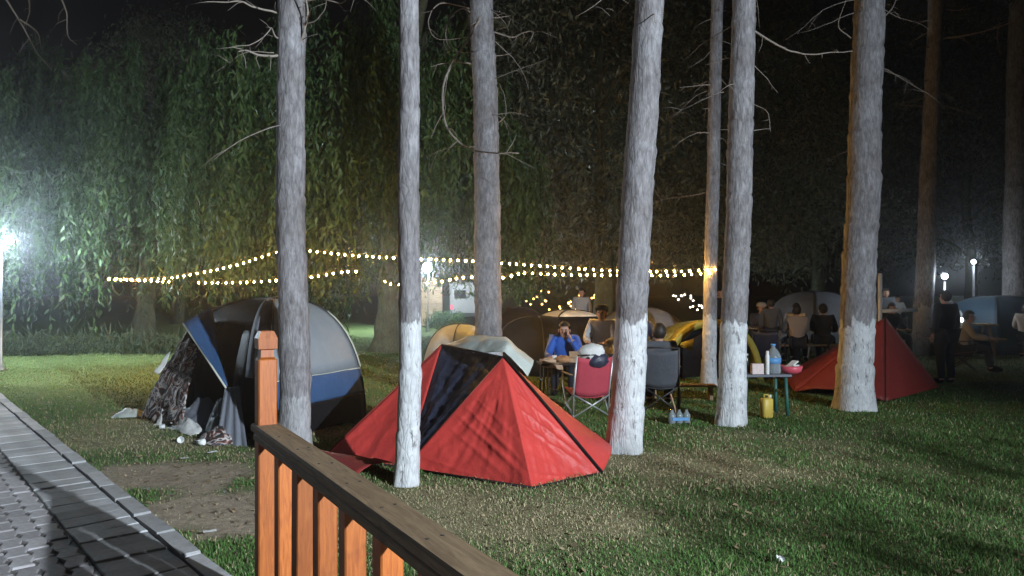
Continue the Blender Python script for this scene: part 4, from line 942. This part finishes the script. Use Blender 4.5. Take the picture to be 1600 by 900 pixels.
# ================================================================== people
def skin_mesh(joints, edges, radii, root=0, sub=2):
    me = bpy.data.meshes.new('tmp'); me.from_pydata([tuple(j) for j in joints], edges, []); me.update()
    o = bpy.data.objects.new('tmp', me); C.objects.link(o)
    bm = bmesh.new(); bm.from_mesh(me); ly = bm.verts.layers.skin.verify(); bm.verts.ensure_lookup_table()
    for i, v in enumerate(bm.verts):
        r = radii[i]; v[ly].radius = (r, r) if not hasattr(r, '__len__') else r; v[ly].use_root = (i == root)
    bm.to_mesh(me); bm.free()
    md = o.modifiers.new('s', 'SKIN'); md.use_smooth_shade = True; md2 = o.modifiers.new('u', 'SUBSURF'); md2.levels = sub; md2.render_levels = sub
    dg = bpy.context.evaluated_depsgraph_get(); r = bpy.data.meshes.new_from_object(o.evaluated_get(dg)); bpy.data.objects.remove(o); return r
def person(label, loc, rz, pose, top, legs, hair, seat=0.42, lean=0.0, headturn=(0, 0), scale=1.0, hat=None, skinmat=None):
    pr = thing('person', label, 'person', loc, rz, None); pr.scale = (scale,) * 3
    V3 = Vector
    if pose['sit']:
        pz = seat + 0.08; pel = V3((0, 0.02, pz)); hipz = pz
    else:
        pz = 0.92; pel = V3((0, 0, pz)); hipz = pz
    def up(h, fwd=0.0): return pel + V3((0, -math.sin(lean) * h - fwd, math.cos(lean) * h))
    waist, chest, neck0 = up(.18), up(.38), up(.52)
    hx, hy = headturn; head = up(.62, 0.02) + V3((hx, hy, 0)); crown = head + V3((0, 0, .11)); chin = head + V3((hx * .3, -0.035 + hy * .2, -.055))
    sh = [up(.47) + V3((s * .175, 0, 0)) for s in (-1, 1)]
    el = [sh[k] + V3(pose['el'][k]) for k in (0, 1)]; wr = [el[k] + V3(pose['wr'][k]) for k in (0, 1)]
    if pose['sit']:
        hip = [pel + V3((s * .09, 0, 0)) for s in (-1, 1)]; kn = [pel + V3((s * .13, -.42, .03)) for s in (-1, 1)]; ank = [V3((s * .13, -.44 + .02, .08)) for s in (-1, 1)]
    else:
        hip = [pel + V3((s * .09, 0, -.03)) for s in (-1, 1)]; kn = [V3((s * .10, -.02, .49)) for s in (-1, 1)]; ank = [V3((s * .11, .02, .08)) for s in (-1, 1)]
    toe = [a + V3((0, -.15, -.045)) for a in ank]
    J = [pel, waist, chest, neck0, chin, head, crown] + [sh[0], el[0], wr[0], sh[1], el[1], wr[1]] + [hip[0], kn[0], ank[0], toe[0], hip[1], kn[1], ank[1], toe[1]]
    Rd = [(.12, .09), (.105, .075), (.125, .085), .048, .06, (.078, .092), .062] + [.06, .042, .028] * 2 + [.085, .058, .04, .035] * 2
    E = [(0, 1), (1, 2), (2, 3), (3, 4), (4, 5), (5, 6), (2, 7), (7, 8), (8, 9), (2, 10), (10, 11), (11, 12), (0, 13), (13, 14), (14, 15), (15, 16), (0, 17), (17, 18), (18, 19), (19, 20)]
    bm_ = skin_mesh(J, E, Rd)
    mb = MB(); mb.add([v.co for v in bm_.vertices], [tuple(p.vertices) for p in bm_.polygons])
    # hands: palm and five fingers, nose and ears, joined to the body
    for k in (0, 1):
        d = (wr[k] - el[k]).normalized(); sd_ = d.cross(V3((0, 0, 1)) if abs(d.z) < .9 else V3((0, 1, 0))).normalized(); nn = sd_.cross(d)
        pal = wr[k] + d * .05; mb.tube([wr[k], pal, wr[k] + d * .085], [.026, .036, .034], 8, True, .5)
        for j, L in enumerate((.06, .075, .08, .07)):
            b0 = wr[k] + d * .08 + sd_ * (.018 * (j - 1.5)); m1 = b0 + d * L * .5 + nn * .004; mb.tube([b0, m1, m1 + d * L * .4 + nn * .02], [.0095, .009, .006], 6)
        b0 = wr[k] + d * .03 + sd_ * .028; mb.tube([b0, b0 + sd_ * .025 + d * .03, b0 + sd_ * .028 + d * .06], [.012, .010, .007], 6)
    fw = V3((hx, -.095 + hy * .3, 0)).normalized()
    mb.tube([head + fw * .088 + V3((0, 0, .02)), head + fw * .112 + V3((0, 0, -.015)), head + fw * .09 + V3((0, 0, -.022))], [.008, .014, .012], 6)
    rt_ = V3((-fw.y, fw.x, 0))
    for s in (-1, 1): mb.ball(head + rt_ * (s * .083) + V3((0, 0, 0)), (.012, .02, .03), 8, 6)
    body = mb.build('body', skinmat or M['skin'], pr, True)
    for s in (-1, 1):
        MB().ball(head + fw * .086 + rt_ * (s * .032) + V3((0, 0, .02)), .011, 8, 6).build('eye', M['hair'], pr, True)
    # clothes a little outside the body
    infl = 0.014
    Jt = [pel + V3((0, 0, -.02)), waist, chest, up(.50), sh[0], el[0], wr[0] - (wr[0] - el[0]).normalized() * .02, sh[1], el[1], wr[1] - (wr[1] - el[1]).normalized() * .02]
    Rt = [(.175, .145), (.168, .138), (.195, .15), .085] + [.088, .062, .050] * 2
    tm = skin_mesh(Jt, [(0, 1), (1, 2), (2, 3), (2, 4), (4, 5), (5, 6), (2, 7), (7, 8), (8, 9)], Rt)
    tm.materials.clear(); tm.materials.append(top); link('jacket', tm, pr)
    Jl = [pel, hip[0], kn[0], ank[0], hip[1], kn[1], ank[1]]; Rl = [(.165, .135), .11, .08, .062, .11, .08, .062]
    lm = skin_mesh(Jl, [(0, 1), (1, 2), (2, 3), (0, 4), (4, 5), (5, 6)], Rl); lm.materials.clear(); lm.materials.append(legs); link('trousers', lm, pr)
    for k in (0, 1): MB().ball((ank[k] + toe[k]) / 2 + V3((0, -.01, .0)), (.05, .13, .05), 10, 6).build('shoe', M['black'], pr, True)
    # hair: a cap over the back and top of the head
    hb = MB(); n = 12
    bmh = MB().ball((0, 0, 0), 1, 16, 10, 0.06, 3)
    keep = []
    pts = [Vector(v) for v in bmh.v]
    vs = [head + V3((0, 0, .035)) + rt_ * (p.x * .094) + (-fw) * (p.y * .108 + .012) + V3((0, 0, p.z * .112)) for p in pts]
    fs = [f for f in bmh.f if (sum((pts[i].z for i in f)) / 4 > 0.25 or sum((pts[i].y for i in f)) / 4 > 0.15 and sum((pts[i].z for i in f)) / 4 > -0.75)]
    hb.add(vs, fs); hb.build('hair', hair, pr, True)
    if hat is not None:
        MB().lathe([(.108, 0), (.108, .05), (.085, .085), (.03, .10)], 16, Matrix.Translation(head + V3((0, 0, .055)))).build('cap', hat, pr, True)
    return pr
REST = dict(sit=True, el=[(-.06, -.10, -.25), (.06, -.10, -.25)], wr=[(.10, -.22, -.03), (-.10, -.22, -.03)])
STAND = dict(sit=False, el=[(-.06, .02, -.27), (.06, .02, -.27)], wr=[(.01, -.08, -.24), (-.01, -.08, -.24)])
CHIN = dict(sit=True, el=[(-.07, -.16, -.24), (.07, -.24, -.20)], wr=[(.08, -.23, .0), (-.13, .03, .22)])
M['jblue'] = fabric('blue_jacket', (0.025, 0.10, 0.42), 0.6, 0.12); M['dark_cl'] = fabric('dark_clothes', (0.022, 0.024, 0.034), 0.8, 0.2); M['beige'] = fabric('beige_shirt', (0.34, 0.29, 0.26), 0.8, 0.1)
M['lightg'] = fabric('light_grey_shirt', (0.38, 0.38, 0.40), 0.8, 0.1); M['slate'] = fabric('slate_shirt', (0.07, 0.075, 0.09), 0.8, 0.15); M['lighttr'] = fabric('light_trousers', (0.40, 0.37, 0.33), 0.8, 0.1)
person('person in a bright blue jacket seated at the camp table with hand to face', (0.82, 11.35, 0), R(-8), CHIN, M['jblue'], M['dark_cl'], M['hair'], 0.28, 0.30)
person('person in light grey with a dark cap seated beside the leaning whitewashed trunk', (1.43, 11.6, 0), R(-22), REST, M['lightg'], M['lighttr'], M['hair'], 0.50, 0.1, hat=M['dark_cl'])
person('person in dark blue half hidden behind the leaning whitewashed trunk', (2.06, 12.0, 0), R(10), REST, M['navy'], M['dark_cl'], M['hair'], 0.46, 0.1)
person('person in slate grey seated in the dark camp chair, seen from behind', (1.95, 9.75, 0), R(170), REST, M['slate'], M['dark_cl'], M['hair'], 0.30, -0.1)
person('person in dark grey standing at the left of the picnic group', (5.28, 15.0, 0), R(160), STAND, M['slate'], M['dark_cl'], M['hair'], scale=0.82)
person('person in a plain beige shirt seated with their back turned', (5.80, 15.0, 0), R(175), REST, M['beige'], M['dark_cl'], M['hair'], 0.42, 0.05)
person('person in black seated at the right of the beige shirt', (6.42, 15.2, 0), R(150), REST, M['dark_cl'], M['dark_cl'], M['hair'], 0.44, 0.1)
person('person in black standing right of the dark red tent', (7.25, 12.3, 0), R(195), STAND, M['dark_cl'], M['dark_cl'], M['hair'], scale=0.93)
person('person with bare pale arms seated in the dim folding chair at the far right', (8.75, 14.25, 0), R(60), dict(sit=True, el=[(-.05, -.12, -.22), (.05, -.12, -.22)], wr=[(.02, -.25, -.02), (-.02, -.25, -.02)]), M['lightg'], M['dark_cl'], M['hair'], 0.34, 0.15)
person('small figure in white seated far off above the white crossbar', (13.6, 26.0, 0), R(0), REST, M['white_cloth'], M['dark_cl'], M['hair'], 0.5, 0.1)

person('person in dark grey seated facing left at the far right picnic table', (10.0, 16.85, 0), R(165), REST, M['slate'], M['dark_cl'], M['hair'], 0.44, 0.15)
person('person in light grey seated behind the far right picnic table', (10.9, 18.3, 0), R(-10), REST, M['lightg'], M['dark_cl'], M['hair'], 0.44, 0.2)
person('person in black standing far behind the yellow green tent', (4.85, 17.2, 0), R(30), STAND, M['dark_cl'], M['dark_cl'], M['hair'], scale=0.95)
person('person in dark blue seated across the picnic table from the beige shirt', (5.55, 16.5, 0), R(8), REST, M['navy'], M['dark_cl'], M['hair'], 0.44, 0.15, hat=M['lightg'])
person('person in a light top seated at the right end of the picnic table', (6.35, 16.5, 0), R(-12), REST, M['lightg'], M['dark_cl'], M['hair'], 0.44, 0.2)
person('person in black seated between the white crossbar and the dim slender trunk', (8.35, 16.3, 0), R(20), REST, M['dark_cl'], M['dark_cl'], M['hair'], 0.44, 0.15)
person('person in slate standing behind the far right picnic table', (9.6, 18.9, 0), R(-20), STAND, M['slate'], M['dark_cl'], M['hair'], scale=0.95)
person('person in a beige top seated between the blue tent and the far right table', (11.6, 16.6, 0), R(140), REST, M['beige'], M['dark_cl'], M['hair'], 0.42, 0.2)
person('person in navy seated at the very right edge of the photo', (12.6, 16.9, 0), R(-30), REST, M['navy'], M['dark_cl'], M['hair'], 0.42, 0.2)
person('person in dark grey standing behind the leaning whitewashed trunk, far off', (2.75, 17.5, 0), R(10), STAND, M['slate'], M['dark_cl'], M['hair'], scale=0.95)
person('person in a light top standing far off under the fairy lights', (1.75, 18.5, 0), R(-15), STAND, M['lightg'], M['dark_cl'], M['hair'], scale=0.95)
camp_chair('dark folding chair in front of the picnic table on the right', (4.75, 13.6, 0), R(150), M['navy'], M['dark_metal'])
camp_chair('dark folding chair turned sideways left of the picnic table', (4.35, 14.9, 0), R(-80), M['black'], M['metal'])
simple_dome('dome_tent', 'dark dome tent behind the picnic group', (8.0, 19.5, 0), 1.1, 1.1, 1.5, R(25), [[(0, 1, 'wall', M['grey_cloth'])]], seed=15)

# picnic tables in the background
def picnic(label, loc, rz):
    tb = thing('picnic_table', label, 'table', loc, rz, 'picnic tables')
    for k in range(5): MB().box((0, -0.30 + k * .15, .74), (1.6, .14, .035), bev=.004).build('plank', M['rail'], tb)
    for s in (-1, 1):
        for q in (0, 1): MB().box((0, s * (.56 + q * .15), .43), (1.6, .14, .035), bev=.004).build('bench_plank', M['rail'], tb)
        MB().box((s * .6, 0, .39), (.08, 1.5, .06)).build('crossbeam', M['rail'], tb)
        for y in (-1, 1): MB().box((s * .6 + .062, y * .33, .36), (.04, .08, .86), 0, y * .42).build('leg', M['rail'], tb)
    return tb
picnic('picnic table where the person in the beige shirt sits', (5.9, 15.75, 0), R(3))
picnic('picnic table under the lantern on the far right', (10.6, 17.6, 0), R(-12))
for lab, x, y, h in (('white cup left on the far right picnic table', 10.15, 17.45, .10), ('white cup right on the far right picnic table', 10.9, 17.4, .09), ('tall white jug on the far right picnic table', 10.5, 17.5, .2)):
    item('jug' if h > .15 else 'paper_cup', lab, 'jug' if h > .15 else 'cup', MB().lathe([(h * .3, 0), (h * .42, h * .5), (h * .36, h), (h * .3, h), (h * .3, .01)], 12), M['white'], (x, y, 0.76))

# van with square windows
vn = thing('parked_van', 'pale van with two dark square rear windows beyond the trunks', 'van', (-1.75, 30.5, 0), R(4))
MB().box((0, 1.6, 1.12), (1.65, 3.9, 1.42), bev=.12).build('body', plain('pale_van_paint', (0.17, 0.16, 0.15), 0.5, 0.06), vn)
for x in (-.40, .40): MB().box((x, -0.355, 1.34), (.46, .03, .34), bev=.01).build('rear_window', plain('dark_window', (0.012, 0.013, 0.015), 0.1, 0.1), vn)
MB().box((0, -0.40, .50), (1.6, .12, .16), bev=.03).build('bumper', M['dark_metal'], vn)
for x in (-.74, .74):
    for y in (.35, 2.9):
        wl = MB().lathe([(.2, -.09), (.31, -.09), (.33, -.05), (.33, .05), (.31, .09), (.2, .09)], 18, Matrix.Translation((x, y, .33)) @ Matrix.Rotation(R(90), 4, 'Y')).build('wheel', M['black'], vn, True)
    MB().box((x, -.36, .82), (.12, .03, .2), bev=.01).build('tail_light', M['pink'], vn)
tk = thing('dark_hut', 'dark wooden hut left of the pale van', 'hut', (-4.1, 31.5, 0), R(3))
for k in range(9): MB().box((0, -.9 - .01 * (k % 2), .14 + k * .235), (2.3, .05, .225), bev=.01).build('wall_board', M['rail'], tk)
MB().box((0, .35, 1.1), (2.2, 2.4, 2.1)).build('wall', M['rail'], tk); MB().box((0, .3, 2.25), (2.7, 2.9, .1), 0, R(6), bev=.02).build('roof', M['dark_metal'], tk)

# ================================================================== lamps
def lantern(label, loc, h, r=0.07, mat=None, double=False, group='lamp posts'):
    lp = thing('lamp_post', label, 'lamp', loc, 0, group)
    MB().lathe([(.09, 0), (.09, .04), (.04, .08), (.032, .2), (.028, h - .1)], 12).build('pole', M['metal'], lp, True)
    for k, dx in enumerate((-.0, .0) if not double else (-.16, .16)):
        if double and k == 0: MB().tube([(-.16, 0, h - .12), (0, 0, h - .16), (.16, 0, h - .12)], .018, 6).build('arm', M['metal'], lp, True)
        if not double and k: break
        MB().ball((dx, 0, h), r, 14, 10).build('bulb', mat or M['lamp_white'], lp, True)
        MB().lathe([(r * 1.6, h + r * 1.05), (r * .9, h + r * 1.7), (.02, h + r * 2.1)], 14, Matrix.Translation((dx, 0, 0))).build('hood', M['dark_metal'], lp, True)
        MB().lathe([(.03, h - r * 1.5), (r * .8, h - r * .95)], 12, Matrix.Translation((dx, 0, 0))).build('socket', M['dark_metal'], lp, True)
    return lp
def lampmat(n, s, col=(0.80, 0.92, 1.0)): return emit(n, col, s)
lantern('bright lamp post at the left edge of the photo', (-9.93, 14.3, 0), 2.52, 0.065, lampmat('left_lamp_glow', 3100, (0.70, 0.87, 1.0)), True)
lantern('bright lamp post beside the slim whitewashed trunk on the far lawn', (-3.12, 27.2, 0), 2.36, 0.17, lampmat('far_lamp_glow', 1500, (0.70, 0.87, 1.0)))
lantern('small lamp post above the people on the right', (10.35, 17.6, 0), 1.88, 0.06, lampmat('right_lamp_glow', 520))
lantern('smaller lamp post at the far right of the photo', (13.8, 22.0, 0), 2.38, 0.055, lampmat('far_right_glow', 450))
lantern('tiny distant lamp post right of the thick grey trunk', (0.25, 31.0, 0), 1.58, 0.06, lampmat('distant_glow', 60))
# warm lantern by the picnic group
wl = thing('table_lantern', 'warm lantern glowing on the picnic table behind the beige shirt', 'lantern', (6.25, 15.8, 0.757))
MB().lathe([(.06, 0), (.06, .03), (.045, .035)], 12).build('base', M['dark_metal'], wl, True); MB().lathe([(.042, .036), (.05, .09), (.042, .15)], 12).build('glass', warm('lantern_glow', 28), wl, True); MB().lathe([(.055, .151), (.03, .19)], 12).build('top', M['dark_metal'], wl, True)
for lab, x, y, z in (('small white lantern on the far right picnic table', 10.75, 17.62, 0.757), ('small white lantern on the ground beside the dim blue tent', 13.1, 17.6, 0.0)):
    wl = thing('table_lantern', lab, 'lantern', (x, y, z), 0, 'small lanterns')
    MB().lathe([(.05, 0), (.05, .025), (.038, .03)], 12).build('base', M['dark_metal'], wl, True); MB().lathe([(.036, .031), (.042, .08), (.036, .13)], 12).build('glass', lampmat('small_lantern_glow', 22), wl, True); MB().lathe([(.046, .131), (.025, .16)], 12).build('top', M['dark_metal'], wl, True)
# floodlight mast behind the photographer
fl_ = thing('flood_light', 'tall floodlight mast standing behind the photographer', 'lamp', (FLOOD[0], FLOOD[1], 0))
MB().lathe([(.10, 0), (.10, .05), (.06, .1), (.045, FLOOD[2] + .1)], 12).build('pole', M['metal'], fl_, True)
aim = Vector((-4.6, 7.0, 1.2)) - Vector(FLOOD); aim.normalize(); rot = aim.to_track_quat('-Z', 'Y')
hp = Vector((0, 0, FLOOD[2]))
fh = MB().box((0, 0, .06), (.42, .30, .10), bev=.02).build('housing', M['dark_metal'], fl_); fh.location = hp + aim * .16; fh.rotation_mode = 'QUATERNION'; fh.rotation_quaternion = rot
ld = bpy.data.lights.new('flood_light_beam', 'SPOT'); ld.energy = 14000; ld.color = (0.79, 0.905, 1.0); ld.spot_size = R(88); ld.spot_blend = 1.0; ld.shadow_soft_size = 0.10
lo = bpy.data.objects.new('flood_light_beam', ld); C.objects.link(lo); lo.parent = fl_; lo.location = hp + aim * .25; lo.rotation_mode = 'QUATERNION'; lo.rotation_quaternion = rot

# ================================================================== string lights
bulb_me = MB().ball((0, 0, -0.035), (0.014, 0.014, 0.018), 6, 4).mesh('bulb', M['bulb'], True)
bulb_set = [bulb_me] + [MB().ball((0, 0, -0.035), (r_, r_, r_ * 1.3), 6, 4).mesh('bulb', warm('warm_bulb_glow', s_), True) for r_, s_ in ((0.014, 240), (0.012, 460), (0.015, 330))]
sock_me = MB().lathe([(.007, -.014), (.009, -.012), (.009, .006)], 6).mesh('socket', M['cable'])
def string(label, pts, spacing, group='strings of warm bulbs', bm_=None, gaps=(), jit=0.0):
    st = thing('string_lights', label, 'string lights', pts[0], 0, group); o = Vector(pts[0])
    cp = curve(pts, 10); MB().tube([p - o for p in cp], 0.005, 5).build('cable', M['cable'], st, True)
    acc = 0; nxt = spacing / 2
    for a, b_ in zip(cp[:-1], cp[1:]):
        L = (b_ - a).length
        while nxt <= acc + L:
            p = a.lerp(b_, (nxt - acc) / L); nxt += spacing * random.uniform(0.9, 1.1)
            pxx = 800 + p.x / p.y * F
            if any(g0 < pxx < g1 for g0, g1 in gaps): continue
            q = link('bulb', bm_ or random.choice(bulb_set), st); q.location = p - o + Vector((random.gauss(0, jit), random.gauss(0, jit), random.gauss(0, jit))); q.rotation_euler = (random.uniform(-.3, .3), random.uniform(-.3, .3), 0)
        acc += L
    return st
T5 = pine_objs[4][1]
string('upper string of warm bulbs sagging from the willow to the thin trunk',
       [at(165, 433, 13.3), at(215, 434, 13.3), at(260, 432, 13.2), at(310, 424, 13.1), at(370, 411, 13.0), at(428, 393, 12.9), at(455, 389, 12.85), at(480, 389, 12.8), at(550, 396, 12.7), at(640, 401, 12.5), at(740, 405, 12.4), at(850, 413, 12.2), at(960, 420, 12.1), at(1050, 421, 12.0), at(1118, 418, 11.85)], 0.128)
string('lower string of warm bulbs zigzagging below the upper one',
       [at(165, 433, 13.32), at(230, 436, 13.1), at(285, 438, 12.9), at(345, 439, 12.7), at(405, 437, 12.6), at(480, 431, 12.5), at(553, 421, 12.45), at(598, 436, 12.5), at(622, 442, 12.5), at(680, 438, 12.4), at(730, 430, 12.3), at(785, 431, 12.2), at(815, 424, 12.2), at(870, 426, 12.1), at(960, 427, 12.0), at(1050, 427, 11.95), at(1118, 423, 11.85)], 0.128, gaps=((270, 305), (556, 594)))
small = MB().ball((0, 0, 0), 0.028, 6, 4).mesh('bulb', warm('fairy_glow', 9), True)
string('tangle of small fairy lights hanging in the dark tree above the people', [at(828, 462, 22), at(826, 474, 22), at(846, 457, 22.3), at(848, 470, 22), at(866, 480, 21.6), at(872, 487, 21.8), at(884, 478, 22), at(900, 470, 22.2), at(892, 482, 22), at(925, 461, 22.4), at(930, 470, 22)], 0.17, 'fairy lights', small, jit=0.10)
smallw = MB().ball((0, 0, 0), 0.026, 6, 4).mesh('bulb', emit('white_fairy_glow', (1, 0.85, 0.72), 7), True)
string('cluster of small white lights between the leaning trunk and thin trunk', [at(1045, 465, 22), at(1065, 462, 22), at(1080, 466, 22), at(1078, 475, 22), at(1092, 479, 22), at(1100, 468, 22), at(1112, 472, 22), at(1096, 480, 22), at(1114, 480, 22)], 0.09, 'fairy lights', smallw, jit=0.09)

# ================================================================== night air
hz = MB().box((0, 0, 7.5), (310, 310, 18)).build('haze', None) if False else None
hm = bpy.data.materials.new('haze'); hm.use_nodes = True; t = hm.node_tree; t.nodes.remove(t.nodes['Principled BSDF'])
pv = node(t, 'ShaderNodeVolumePrincipled'); pv.inputs['Color'].default_value = (0.9, 0.93, 0.97, 1); pv.inputs['Density'].default_value = 0.0029; pv.inputs['Anisotropy'].default_value = 0.88
t.links.new(pv.outputs[0], t.nodes['Material Output'].inputs['Volume'])
hz = MB().box((0, 0, 7.7), (310, 310, 18.0)).build('haze', hm); hz['kind'] = 'stuff'
